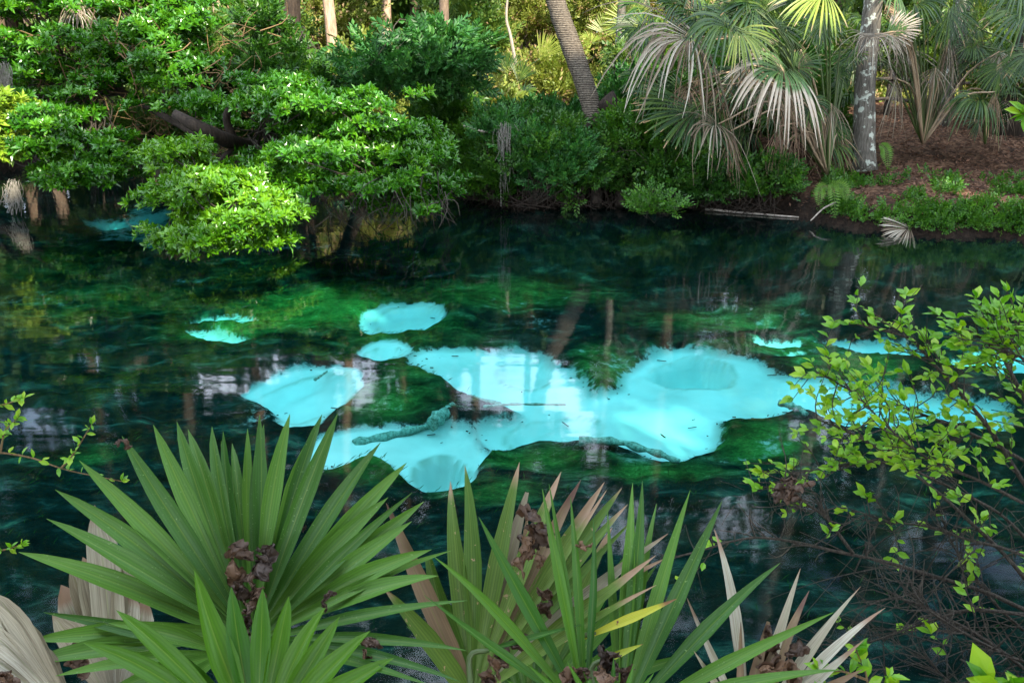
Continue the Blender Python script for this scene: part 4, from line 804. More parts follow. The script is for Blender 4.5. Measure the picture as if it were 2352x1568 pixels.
wood('fallen_branch', 'thin pale stick above the far inlet at left', [PY(265, 293, 22), PY(320, 293, 22), PY(370, 296, 22)], .035, M_BARKWARM)
wood('bare_branch', 'crooked pale bare stem in the bright central gap', [PY(1185, 150, 24), PY(1172, 80, 24), PY(1163, 40, 24), PY(1168, -30, 24)], .05, M_DRIFT)
r = np.random.default_rng(301)
t = thing('spanish_moss', 'long grey strands hanging from the pale branch to the water', 'moss', PY(1158, 290, 17))
mb = MB()
for k in range(70):
    x = r.normal(1158, 9); y0 = r.uniform(278, 330); ln = r.choice([r.uniform(20, 60), r.uniform(80, 150)], p=[.8, .2]); Y = 17 + r.normal() * .08
    tube(curve([PY(x, y0, Y), PY(x + r.normal() * 4, y0 + ln * .5, Y), PY(x + r.normal() * 5, y0 + ln, Y)], 6), .006, 3, mb, var=r.random())
mb.obj('strands', M_MOSS, t, kind='stuff')
for lb, px, py, Y, ln in [('grey moss tuft hanging at the far left edge', 6, 150, 17, 55), ('grey twiggy moss curtain at the left edge over the water', 30, 420, 16.5, 50), ('grey moss hanging behind the palms at right', 2200, 70, 20, 160)]:
    t = thing('spanish_moss', lb, 'moss', PY(px, py, Y)); mb = MB()
    for k in range(90):
        x = r.normal(px, 10); a = r.uniform(-10, 30); tube(curve([PY(x, py + a, Y), PY(x + r.normal() * 5, py + a + ln * .3, Y), PY(x + r.normal() * 7, py + a + ln * r.uniform(.4, 1), Y)], 5), .006, 3, mb, var=r.random())
    mb.obj('strands', M_MOSS, t, kind='stuff')
# roots and dead twigs hanging over the water along the centre bank and under the laurels
mb = MB()
for k in range(260):
    px = r.uniform(1080, 1780); yw = np.interp(px, [1080, 1200, 1500, 1780], [462, 478, 470, 492]); Yw = PZ(px, yw, 0)[1]; h0 = r.uniform(10, 110)
    a = PY(px + r.normal() * 8, yw - h0, Yw + .35); b_ = PY(px + r.normal() * 25, yw - h0 * .45, Yw - r.uniform(0, .4)); c = PY(px + r.normal() * 25, yw + r.uniform(-6, 10), Yw - r.uniform(.1, .5)); tube(curve([a, b_, c], 7), np.linspace(.012, .005, 7), 4, mb, var=r.random())
mb.obj('hanging_roots', M_BARKDARK, None, kind='stuff')
mb = MB()
for k in range(150):
    px = r.uniform(560, 1040); yw = 500 + r.uniform(-40, 20); Y = 15.4 + r.normal() * .5
    a = PY(px, yw - r.uniform(20, 70), Y); c = PY(px + r.normal() * 30, yw + r.uniform(0, 25), Y + r.normal() * .3); m_ = (a + c) / 2 + r.normal(size=3) * .08; tube(curve([a, m_, c], 6), np.linspace(.010, .004, 6), 4, mb, var=r.random())
mb.obj('bare_twigs', M_TWIG, None, kind='stuff')

mb = MB()
for k in range(420):
    px = r.uniform(60, 620); py = r.uniform(60, 370); Y = r.uniform(17.6, 19.5); a = PY(px, py, Y); c = PY(px + r.normal() * 45, py + r.normal() * 40, Y + r.normal() * .4); m_ = (a + c) / 2 + r.normal(size=3) * .12; tube(curve([a, m_, c], 6), np.linspace(.013, .005, 6), 4, mb, var=r.random())
mb.obj('twig_tangle', M_TWIGY, None, kind='stuff')
# ---- rail fence beyond the bank
f0 = PY(1480, 215, 25); f1 = PY(2480, 215, 24)
t = thing('rail_fence', 'dark wooden rail fence behind the palms on the right', 'fence', f0)
nP = 8
for k in range(nP):
    q = f0 + (f1 - f0) * k / (nP - 1); z = H(q[0], q[1]); tube([(q[0], q[1], z - .2), (q[0], q[1], z + .5), (q[0] + .02, q[1], z + 1.15)], [.085, .08, .075], 8, rough=.1).obj('post', M_FENCE, t, True)
    if k < nP - 1:
        q2 = f0 + (f1 - f0) * (k + 1) / (nP - 1); z2 = H(q2[0], q2[1])
        for hh in (.42, .95): tube(curve([(q[0], q[1] - .09, z + hh), ((q[0] + q2[0]) / 2, (q[1] + q2[1]) / 2 - .09, (z + z2) / 2 + hh - .03), (q2[0] - .02, q2[1] - .09, z2 + hh)], 6), .05, 6, rough=.12).obj('rail', M_FENCE, t, True)

# ---- ground cover and fallen leaves on the banks
r = np.random.default_rng(401)
def on_bank(n, pxr, Yr, dens=None):
    px = r.uniform(*pxr, n); Y = r.uniform(*Yr, n); x = (px - 1176) / FPX * Y * 1.05; xy = np.c_[x, Y]; z, d = Hraw(xy); P = np.c_[xy, z]; k = d > .05
    if dens is not None: k &= dens(P, d) > r.random(n)
    return P[k], d[k]
u_ = lambda P: fbm(P, .9, 3)
def put(P, tpls, size, mat, name, up_=1.0, jit=.5, lift=.03):
    ax = unit(r.normal(size=P.shape) * jit + [0, -.2, up_]); w = r.integers(0, len(tpls), len(P)); mb = MB(); P = P + [0, 0, lift]
    for i, tp in enumerate(tpls): s = w == i; scatter(mb, tp, rot_frames(ax[s], r), P[s], size * r.uniform(.6, 1.3, s.sum()), r.random(s.sum()))
    mb.obj(name, mat, None, kind='stuff')
P, d = on_bank(10000, (1850, 2450), (14.5, 19.5), lambda P, d: np.clip(1.25 - d * .4, 0, 1) * (fbm(P, 2.3, 3) > .53)); put(P, SPW, .15, M_GCOVER, 'ground_cover', jit=.8)
P, d = on_bank(30000, (1840, 2450), (14.5, 17), lambda P, d: (d < .45) * (fbm(P, 2.1, 3) > .54) * .6); P[:, 1] -= r.uniform(0, .18, len(P)); P[:, 2] -= r.uniform(-.12, .10, len(P)); P = P[P[:, 2] > .02]; put(P, SPW, .13, M_GCOVER, 'edge_creeper', jit=.9)
P, d = on_bank(5000, (1000, 1900), (16, 21), lambda P, d: np.clip(.8 - d * .3, 0, 1) * (u_(P) > .45)); put(P, SPW, .2, M_VINE, 'bank_creeper')
P, d = on_bank(16000, (950, 2500), (14.5, 26), None)
lf = unit(r.normal(size=P.shape)); lf[:, 2] *= .35; mb = MB(); scatter(mb, leaf4(.5, .1, .1), rot_frames(lf, r), P + [0, 0, .02], r.uniform(.05, .11, len(P)), r.random(len(P))); mb.obj('leaf_litter', M_LITTER, None, kind='stuff')
P, d = on_bank(9000, (900, 2500), (26, 40), lambda P, d: u_(P) > .4); put(P, SPW, .3, M_SUNNY, 'grass_tufts')
P, d = on_bank(5000, (-300, 1100), (19, 34), None); put(P, SPW, .3, M_UNDER, 'forest_herbs')
P, d = on_bank(14, (1400, 1900), (14, 15), None)
# leaves lying on the far shore edge
xs = r.uniform(-3.2, 3.4, 3000); ys = r.uniform(1.2, 3.1, 3000); z, d = Hraw(np.c_[xs, ys]); P = np.c_[xs, ys, z]; k = d > -.02; P = P[k]
lf = unit(r.normal(size=P.shape)); lf[:, 2] *= .5; mb = MB(); scatter(mb, leaf4(.55, .12, .2), rot_frames(lf, r), P + [0, 0, .02], r.uniform(.05, .10, len(P)), r.random(len(P))); mb.obj('near_leaf_litter', M_LITTER, None, kind='stuff')

def PBZ(q):
    i = min(max(int(np.searchsorted(gx, q[0])), 0), nx - 1); j = min(max(int(np.searchsorted(gy, q[1])), 0), ny - 1); return float(Z[j * nx + i]) + .02
# ------------------------------------------------------------------ sunken wood on the bed
def sunk(label, pts, r0, r1=None, nm='sunken_log', lift=.12, n=16):
    P = [];
    for a, b_ in pts: q = PB(a, b_); q = PZ(a, b_, q[2] + lift); P.append(q)
    tag(tube(curve(P, n), np.linspace(r0, r1 or r0 * .5, n) * (1 + .25 * np.sin(np.arange(n) * 1.9)), 8, rough=.6).obj(nm, M_SUNK, None, True), label, 'log' if 'log' in nm else 'branch')
sunk('thick mossy sunken log between the two left sand bowls', [(812, 1020), (900, 1000), (990, 978), (1075, 962)], .07, .03, lift=.0)
sunk('long dark sunken log running right from the left sand bowl', [(845, 885), (950, 893), (1060, 908), (1150, 928)], .045, .03, lift=.03)
sunk('thin dark stick crossing the bright sand centre', [(1110, 934), (1180, 928), (1300, 929)], .02, .015, 'sunken_branch')
sunk('short stick lying in the left white sand bowl', [(722, 872), (738, 862), (752, 852)], .02, .012, 'sunken_branch')
sunk('pale stubby sunken log in the green weed', [(990, 975), (1020, 950), (1040, 930)], .09, .04)
sunk('slanting sunken log crossing the lower right weed edge', [(1330, 1012), (1420, 1015), (1500, 1038), (1560, 1060)], .05, .03)
sunk('curved sunken branch edging the right sand', [(1790, 925), (1835, 938), (1850, 952)], .05, .03, 'sunken_branch')

mb = MB(); r = np.random.default_rng(450)
for pts, st in SAND[:7]:
    Pp = bedpoly(pts); Pn = np.roll(Pp, -1, 0); ln = np.linalg.norm(Pn - Pp, axis=1)
    for k in range(int(ln.sum() * (7 if len(pts) > 25 else 2))):
        i = r.choice(len(Pp), p=ln / ln.sum()); f = r.random(); q = Pp[i] * (1 - f) + Pn[i] * f + r.normal(size=2) * abs(r.normal()) * .22
        a = r.uniform(0, 6.28); h_ = r.choice([r.uniform(.006, .025), r.uniform(.03, .12)], p=[.75, .25]); d = np.array([math.cos(a), math.sin(a) * .7]) * h_; z = -1.3 + .05
        z = float(Hraw([q])[0][0]) * 0 - 1.3 + .03 if False else PBZ(q); tube([(q[0] - d[0], q[1] - d[1], z), (q[0] + d[0] * .1, q[1] + d[1] * .15, z), (q[0] + d[0], q[1] + d[1], z)], r.uniform(.004, .011), 3, mb, var=r.random())
mb.obj('sunken_debris', M_BARKDARK, None, kind='stuff')

# ribbons of weed combed by the current
k = r.integers(0, len(ids), 260000); wv_ = weed[ids[k]]; sv_ = sand[ids[k]]; kk = (sub[k][:, 1] > 5.5) & (sub[k][:, 1] < 22) & (np.abs(sub[k][:, 0]) < 13) & (D[ids[k]] < -.6) & (sv_ < .2) & (wv_ * 1.1 + .12 + (fbm(np.c_[sub[k], np.full(len(k), 2.)], 2.2, 3) - .5) * .8 > r.random(len(k)) * 1.4); k = k[kk][:60000]
P = np.c_[sub[k] + r.normal(size=(len(k), 2)) * .03, Z[ids[k]] - .01]; fl = fbm(np.c_[sub[k], np.full(len(k), 7.)], .35, 2) * 3.0 - .6
ax = unit(np.c_[np.cos(fl), np.sin(fl) * .8, np.full(len(k), .12)] + r.normal(size=P.shape) * [.3, .3, .10]); mb = MB()
scatter(mb, quadleaf(.07, .02), frames_facing(ax, np.tile([0, -.3, 1.0], (len(k), 1))), P, r.uniform(.05, .17, len(k)) * (.55 + sub[k][:, 1] * .04), np.clip(r.random(len(k)) * .6 + weed[ids[k]] * .4, 0, 1)); mb.obj('water_weed', M_WEED, None, kind='stuff')

# ------------------------------------------------------------------ near saw palmettos: every segment its own object
def leaflet(hub, tip, w, nrm, sag, seg=12, cutend=0.0, rv=.5, fuse=.5, split=False, twist=0.0, gap=None):
    hub = np.asarray(hub); tip = np.asarray(tip); tt = np.linspace(0, 1 - cutend, seg); d = tip - hub; Ln = np.linalg.norm(d)
    P = hub + d * tt[:, None] + nrm * (sag * Ln * (np.sin(math.pi * tt) * .9))[:, None] + np.array([0, 0, -1.0]) * (Ln * .03 * tt ** 3)[:, None]
    kk = np.random.default_rng(int(abs(tip[0] * 9173 + tip[2] * 5119) * 100) % 99991); sd_ = unit(np.cross(d, nrm)); P = P + sd_ * (Ln * kk.normal() * .022 * np.maximum(tt - .45, 0) ** 2 * 3)[:, None] + nrm * (Ln * kk.normal() * .05 * np.maximum(tt - .5, 0) ** 2 * 3)[:, None]
    T = unit(np.gradient(P, axis=0)); side = unit(np.cross(T, nrm)); nn = np.cross(side, T)
    if twist:
        a = twist * tt ** 2; side, nn = side * np.cos(a)[:, None] + nn * np.sin(a)[:, None], nn * np.cos(a)[:, None] - side * np.sin(a)[:, None]
    ww = np.where(tt < fuse, w * (.12 + .88 * (tt / fuse) ** .85), w * np.clip((1 - tt) / (1 - fuse), .0, 1) ** .85) * .5 + .0006
    if gap: ww = np.minimum(gap * tt + .0012, w) * np.where(tt < fuse, 1, np.clip((1 - tt) / (1 - fuse), 0, 1) ** .72) * .5 + .0005
    V = np.stack([P - side * ww[:, None] + nn * ww[:, None] * .55, P - side * ww[:, None] * .55 + nn * ww[:, None] * .14, P, P + side * ww[:, None] * .55 + nn * ww[:, None] * .14, P + side * ww[:, None] + nn * ww[:, None] * .55], 1).reshape(-1, 3)
    q = np.arange(seg - 1)[:, None] * 5; Qd = np.concatenate([q + [k, k + 1, k + 6, k + 5] for k in range(4)])
    A = np.stack([np.full(seg * 5, rv), np.tile([0, .25, .5, .75, 1.], seg), np.repeat(tt, 5)], 1)
    mb = MB(); mb.add(V, None, Qd, A); return mb
def nearfan(par, hub, tips, mat, seed, base=None, lab=None, wscale=1.0, wmax=.055, fuse=.5, sag=.04, stalk=M_PETIOLE, tilt=(0, 0, .35), mats=None, cuts=None, widths=None):
    """hub and tips: (px, py, metres from the lens)"""
    r = np.random.default_rng(seed); Hb = PK(*hub); T = np.array([PK(*q) for q in tips]); n = len(T)
    nrm = unit(unit(CAM - Hb) + np.array(tilt)); bs = PK(*base) if base else Hb + np.array([0, -.15, -.7])
    fr = tube(curve([bs, (bs + Hb) / 2 + [0, .03, 0], Hb, Hb + unit(T.mean(0) - Hb) * .05], 12), np.linspace(.011, .006, 12), 8).obj('frond', stalk, par, True)
    if lab: fr['label'] = lab
    for i in range(n):
        g = []
        if i > 0: g.append(np.linalg.norm(T[i] - T[i - 1]))
        if i < n - 1: g.append(np.linalg.norm(T[i] - T[i + 1]))
        w = wmax * wscale if widths is None else widths[i]; gp_ = np.mean(g) * 1.12 * wscale if widths is None else None
        st = Hb + (T[i] - Hb) * .0
        ct = cuts.get(i, 0) if cuts else 0
        leaflet(st, T[i] if not ct else Hb + (T[i] - Hb) / (1 - ct), w, nrm, sag * r.uniform(.4, 1.5), rv=r.random(), fuse=fuse, cutend=ct, twist=r.normal() * .35, gap=gp_).obj('leaflet', (mats or {}).get(i, mat), fr, True)
    return fr
def arc(n, x0, y0, x1, y1, k0, k1, bulge=0):
    return [(x0 + (x1 - x0) * t + 0, y0 + (y1 - y0) * t - bulge * 4 * t * (1 - t), k0 + (k1 - k0) * t) for t in np.linspace(0, 1, n)]
A_ = thing('saw_palmetto', 'large green saw palmetto at lower left with one broad upright fan', 'palmetto', PK(560, 1900, 2.6), 'saw palmettos at the near edge')
nearfan(A_, (577, 1468, 2.55), [(30, 1500, 2.1), (64, 1440, 2.15), (48, 1243, 2.3), (109, 1180, 2.35), (136, 1099, 2.4), (182, 1048, 2.45), (265, 989, 2.5), (341, 960, 2.55), (390, 952, 2.6), (431, 958, 2.65), (471, 967, 2.7), (495, 985, 2.72), (510, 1007, 2.74)],
        M_SAW, 501, base=(600, 1800, 2.5), wmax=.056, fuse=.66, sag=.03)
nearfan(A_, (583, 1466, 2.56), [(514, 1028, 2.74), (534, 996, 2.75), (556, 976, 2.75), (587, 961, 2.75), (613, 946, 2.72), (651, 934, 2.7), (722, 941, 2.68), (733, 924, 2.66), (776, 926, 2.64), (868, 1000, 2.6), (934, 1044, 2.56), (886, 1120, 2.5), (972, 1144, 2.46), (955, 1190, 2.4), (988, 1232, 2.35), (1010, 1292, 2.3)],
        M_SAW, 502, base=(600, 1800, 2.5), wmax=.054, fuse=.66, sag=.03)
nearfan(A_, (590, 1475, 2.45), [(940, 1120, 2.5), (1024, 1243, 2.4), (1070, 1368, 2.2), (1074, 1470, 2.1), (1060, 1540, 2.0), (985, 1560, 1.95)], M_SAW, 503, base=(600, 1800, 2.4), widths=[.04, .035, .036, .036, .036, .03], sag=.05)
nearfan(A_, (520, 1500, 2.4), [(90, 1395, 2.2), (120, 1545, 2.05), (250, 1420, 2.2), (215, 1600, 2.0), (330, 1650, 1.9)], M_SAW, 504, base=(600, 1800, 2.4), widths=[.04, .04, .05, .045, .04], sag=.08)
nearfan(A_, (590, 1720, 2.1), [(204, 1436, 2.05), (269, 1385, 2.1), (320, 1436, 2.12), (433, 1310, 2.2), (523, 1337, 2.2), (606, 1340, 2.2), (668, 1356, 2.2), (733, 1380, 2.18), (786, 1412, 2.15), (850, 1440, 2.1), (905, 1500, 2.05)], M_SAWB, 505, base=(600, 1990, 2.0), wmax=.068, fuse=.5, sag=.05, lab='bright new green fan at the very bottom')
B_ = thing('saw_palmetto', 'worn spotted saw palmetto in the middle of the near edge', 'palmetto', PK(1100, 1900, 2.6), 'saw palmettos at the near edge')
nearfan(B_, (1085, 1610, 2.6), [(886, 1340, 2.4), (876, 1151, 2.5), (976, 1284, 2.6), (1025, 1073, 2.7), (1085, 1049, 2.72), (1189, 1042, 2.75), (1213, 1114, 2.75), (1293, 1060, 2.75), (1328, 1084, 2.72), (1390, 1092, 2.7), (1431, 1108, 2.65), (1444, 1142, 2.6)],
        M_SAWOLD, 511, base=(1080, 1850, 2.5), wmax=.056, fuse=.55, mats={1: M_SAWTAN, 8: M_SAWTAN, 6: M_SAWDEAD}, cuts={2: .12, 6: .05}, lab='worn fan with brown spots and frayed tips')
nearfan(B_, (1095, 1600, 2.5), [(1405, 1100, 2.6), (1450, 1180, 2.5), (1530, 1205, 2.45), (1526, 1244, 2.4), (1520, 1262, 2.35), (1500, 1330, 2.3)], M_SAWOLD, 512, base=(1080, 1850, 2.5), widths=[.03, .035, .045, .04, .045, .03], mats={2: M_SAWDEAD})
nearfan(B_, (1215, 1640, 2.75), [(930, 1420, 2.6), (990, 1350, 2.7), (1060, 1290, 2.75), (1130, 1230, 2.8), (1200, 1180, 2.85), (1270, 1160, 2.88), (1335, 1170, 2.88), (1400, 1195, 2.85), (1460, 1240, 2.8), (1510, 1300, 2.7), (1560, 1400, 2.6), (1580, 1500, 2.5)], M_SAW, 513, base=(1200, 1850, 2.6), wmax=.05, fuse=.6, mats={4: M_SAWOLD, 7: M_SAWOLD})
C_ = thing('saw_palmetto', 'green saw palmetto right of the worn one, with long narrow crossing segments', 'palmetto', PK(1380, 1900, 2.4), 'saw palmettos at the near edge')
nearfan(C_, (1345, 1640, 2.15), [(966, 1372, 2.2), (1002, 1244, 2.3), (1094, 1177, 2.4), (1242, 1104, 2.45), (1262, 1107, 2.5), (1314, 1130, 2.5), (1375, 1180, 2.5)], M_SAWB, 521, base=(1370, 1900, 2.0), widths=[.026, .03, .042, .03, .022, .026, .022], sag=.03)
nearfan(C_, (1425, 1660, 2.3), [(1390, 1150, 2.5), (1458, 1084, 2.5), (1486, 1090, 2.5), (1500, 1130, 2.5), (1587, 1112, 2.45), (1662, 1140, 2.4), (1796, 1262, 2.3), (1905, 1400, 2.1), (1935, 1502, 1.95)], M_SAW, 522, base=(1400, 1900, 2.2), widths=[.026, .044, .046, .034, .042, .048, .044, .038, .044], sag=.03)
nearfan(C_, (1400, 1700, 2.0), [(1168, 1555, 2.1), (1210, 1520, 2.1), (1255, 1560, 2.1), (1303, 1515, 2.1), (1338, 1520, 2.1), (1412, 1508, 2.1), (1462, 1520, 2.1), (1500, 1540, 2.1)], M_SAWB, 523, base=(1400, 1950, 1.9), widths=[.02] * 8, lab='short bright tips at the bottom edge')
nearfan(C_, (1330, 1470, 2.3), [(1560, 1374, 2.3)], M_SAWY, 524, base=(1330, 1700, 2.2), widths=[.026], lab='yellow segment with a brown rotted tip')
nearfan(C_, (1360, 1530, 2.2), [(1478, 1478, 2.2)], M_SAWY, 525, base=(1370, 1700, 2.1), widths=[.018], lab='short yellow spotted segment')
nearfan(C_, (1080, 1505, 2.2), [(1345, 1430, 2.25)], M_SAWB, 526, base=(1080, 1700, 2.1), widths=[.016])
D_ = thing('dead_palmetto', 'bleached dead palmetto with upright curling blades at lower right', 'palmetto', PK(1740, 1850, 2.4), 'dead palmettos at the near edge')
nearfan(D_, (1720, 1700, 2.35), [(1572, 1369, 2.35), (1590, 1494, 2.2), (1662, 1196, 2.45), (1836, 1303, 2.5), (1854, 1338, 2.48), (1982, 1328, 2.4), (2040, 1370, 2.35), (1990, 1470, 2.25), (1985, 1532, 2.15)], M_SAWDEAD, 531, base=(1720, 1900, 2.2), widths=[.022, .024, .034, .03, .034, .034, .03, .034, .036], sag=.08, stalk=M_PETDEAD, mats={4: M_SAWTAN, 8: M_SAWTAN})
nearfan(D_, (1700, 1700, 2.3), [(1765, 1420, 2.3), (1790, 1460, 2.3), (1700, 1420, 2.3)], M_SAWTAN, 532, base=(1700, 1900, 2.2), widths=[.03, .025, .02], cuts={0: .1, 1: .12}, stalk=M_PETDEAD)
E_ = thing('dead_palmetto', 'pale folded dead palmetto fan behind the green one at lower left', 'palmetto', PK(250, 1850, 2.8), 'dead palmettos at the near edge')
nearfan(E_, (270, 1640, 2.85), [(128, 1400, 2.75), (135, 1330, 2.8), (165, 1290, 2.82), (200, 1262, 2.84), (226, 1150, 2.86), (245, 1262, 2.87), (280, 1255, 2.88), (298, 1330, 2.88), (338, 1365, 2.88), (350, 1440, 2.85), (385, 1480, 2.8)], M_SAWDEAD, 541, base=(270, 1850, 2.7), wmax=.075, fuse=.8, wscale=1.3, stalk=M_PETDEAD)
F_ = thing('dead_palmetto', 'striped bleached dead palmetto fan in the bottom left corner', 'palmetto', PK(60, 1850, 2.2), 'dead palmettos at the near edge')
nearfan(F_, (190, 1680, 2.15), [(-120, 1560, 2.0), (-110, 1500, 2.02), (-90, 1440, 2.04), (-60, 1390, 2.06), (-35, 1355, 2.08), (-8, 1340, 2.1), (20, 1390, 2.12), (45, 1430, 2.14), (70, 1470, 2.15)], M_SAWDEAD, 542, base=(190, 1850, 2.0), wmax=.06, fuse=.75, wscale=1.3, stalk=M_PETDEAD)

# ---- curled dry leaves caught in the fans
def curled(label, px, py, k, sz, seed, n=1, mat=None, stretch=1.0):
    sz = sz * .8; r = np.random.default_rng(seed); t = thing('dry_leaf', label, 'dead leaf', PK(px, py, k), 'curled dry leaves caught in the palmettos')
    for i in range(n):
        nu, nv = 22, 18; u, v = np.meshgrid(np.linspace(-1, 1, nu), np.linspace(0, 1, nv)); w = np.sin(math.pi * np.clip(v, .02, 1)) ** .6 * (1 + .25 * np.cos(u * 9 + v * 5))
        th = u * r.uniform(1.2, 2.4); X = np.sin(th) * .35 * w; Zz = (1 - np.cos(th)) * .33 * w; Yv = v * 1.3 * stretch
        P = np.stack([X, Yv, Zz + .3 * np.sin(v * 4 + r.uniform(0, 6))], -1).reshape(-1, 3); P += (np.stack([vnoise(P + 7 * i + s, 3.2) for s in (0, 11, 23)], 1) - .5) * .55 + (np.stack([np.abs(vnoise(P + 7 * i + s, 7.5) - .5) for s in (3, 17, 29)], 1) - .2) * .5
        M = rot_frames(unit(r.normal(size=(1, 3)) + [[0, 0, -.6]]), r)[0]; P = (P * sz) @ M.T + PK(px, py, k) + r.normal(size=3) * sz * .35 + unit(CAM - PK(px, py, k)) * sz * .3
        a = (np.arange(nv - 1)[:, None] * nu + np.arange(nu - 1)).ravel(); Qd = np.stack([a, a + 1, a + nu + 1, a + nu], 1); mb = MB()
        mb.add(P, None, Qd, np.stack([np.full(nu * nv, r.random()), (u.ravel() + 1) / 2, v.ravel()], 1)); mb.obj('leaf_fold', mat or M_DRY, t, True)
    return t
curled('large crumpled brown leaf at the centre of the broad left fan', 548, 1278, 2.45, .075, 601, 4)
curled('brown shredded leaf remains hanging below the crumpled one', 562, 1345, 2.42, .06, 602, 4)
curled('narrow brown scrap at the stalk of the broad fan', 575, 1420, 2.38, .045, 603, 3)
curled('tiny brown leaf stuck on the top left tip of the broad fan', 277, 1026, 2.45, .028, 604, 2)
curled('small brown scrap on the right half of the broad fan', 698, 1205, 2.6, .025, 605, 1)
curled('dark crumpled leaf among the right segments of the broad fan', 742, 1368, 2.3, .032, 606, 2)
curled('large dark brown curled leaf standing in the middle palmetto', 1212, 1205, 2.45, .09, 607, 4)
curled('brown twisted leaf tail under the large curled leaf', 1225, 1270, 2.45, .05, 608, 3)
curled('grey brown shrivelled leaf lower in the middle palmetto', 1255, 1365, 2.4, .045, 609, 3)
curled('brown curled leaf at the foot of the worn fan', 1150, 1480, 2.3, .055, 610, 3)
curled('dark leaf scrap near the bottom left of the worn fan', 1110, 1535, 2.25, .05, 611, 3)
curled('brown crumpled leaf under the yellow segment', 1400, 1520, 2.15, .06, 612, 4)
curled('brown leaf remnants at the very bottom, right of centre', 1345, 1545, 2.1, .06, 613, 4)
curled('small shrivelled leaf right of the large curled one', 1345, 1255, 2.4, .028, 614, 2)
curled('purple brown leaf heap at the foot of the bleached palmetto', 1790, 1520, 2.3, .07, 615, 5)
curled('brown leaf heap beside the pale folded fan', 190, 1500, 2.5, .07, 616, 5)
curled('dark leaf heap in the bottom left corner', 10, 1545, 2.0, .05, 617, 3)
curled('rust brown leaf behind the right segments of the broad fan', 830, 1480, 2.15, .045, 618, 2)
curled('dark red hanging leaf cluster in the shrub at right', 1815, 1110, 3.2, .07, 619, 4)

# ------------------------------------------------------------------ the shrub on the right, twig and leaf
r = np.random.default_rng(701)
SH = thing('shrub', 'bright green twiggy shrub filling the right edge in front of the water', 'shrub', PK(2500, 1650, 3.3))
stems = [([(2520, 1450, 3.4), (2352, 1397, 3.4), (2230, 1344, 3.4), (2080, 1300, 3.35), (1940, 1268, 3.3), (1800, 1238, 3.3), (1700, 1236, 3.3), (1560, 1268, 3.2)], .010, .25),
         ([(2500, 1500, 3.4), (2352, 1330, 3.5), (2200, 1180, 3.5), (2080, 1080, 3.5), (1980, 1010, 3.5), (1880, 965, 3.5)], .010, 1.0),
         ([(2480, 1300, 3.3), (2352, 1120, 3.3), (2280, 980, 3.3), (2200, 880, 3.3), (2140, 820, 3.3), (2090, 775, 3.3), (1990, 755, 3.3)], .010, 1.0),
         ([(2480, 1200, 3.1), (2400, 1000, 3.1), (2330, 860, 3.1), (2285, 790, 3.1), (2225, 745, 3.1)], .010, 1.0),
         ([(2500, 1400, 3.6), (2352, 1230, 3.6), (2200, 1130, 3.6), (2040, 1060, 3.6), (1900, 1070, 3.6), (1800, 1085, 3.6)], .008, 1.0),
         ([(2450, 1620, 3.2), (2300, 1500, 3.2), (2150, 1420, 3.2), (2060, 1380, 3.2), (1980, 1400, 3.2)], .008, .35),
         ([(2480, 1560, 3.0), (2352, 1520, 3.0), (2240, 1470, 3.0), (2130, 1400, 3.0), (2090, 1330, 3.0)], .007, .3),
         ([(2352, 1397, 3.3), (2230, 1400, 3.3), (2120, 1435, 3.3), (1990, 1475, 3.3), (1870, 1480, 3.3)], .008, .12),
         ([(2352, 1280, 3.5), (2230, 1240, 3.5), (2120, 1200, 3.5), (2020, 1190, 3.5), (1940, 1170, 3.5)], .007, .8),
         ([(1960, 1268, 3.3), (1900, 1190, 3.3), (1850, 1150, 3.3), (1810, 1100, 3.3)], .007, .2),
         ([(2352, 1060, 3.4), (2260, 1010, 3.4), (2160, 960, 3.4), (2070, 930, 3.4), (1960, 900, 3.4), (1890, 860, 3.4)], .008, 1.0),
         ([(2400, 900, 3.0), (2352, 820, 3.0), (2310, 790, 3.0), (2345, 745, 3.0)], .006, 1.0),
         ([(2352, 1150, 3.2), (2250, 1100, 3.2), (2150, 1060, 3.2), (2050, 990, 3.2), (1990, 930, 3.2)], .007, 1.0),
         ([(2450, 1700, 3.0), (2300, 1620, 3.0), (2200, 1580, 3.0), (2100, 1500, 3.0)], .007, .15),
         ([(2352, 1450, 3.6), (2280, 1380, 3.6), (2200, 1280, 3.6), (2150, 1180, 3.6)], .007, .4)]
leaves = []; tw2 = MB(); nst = 0
LT = leaf_tpl(.5, .09, .12)
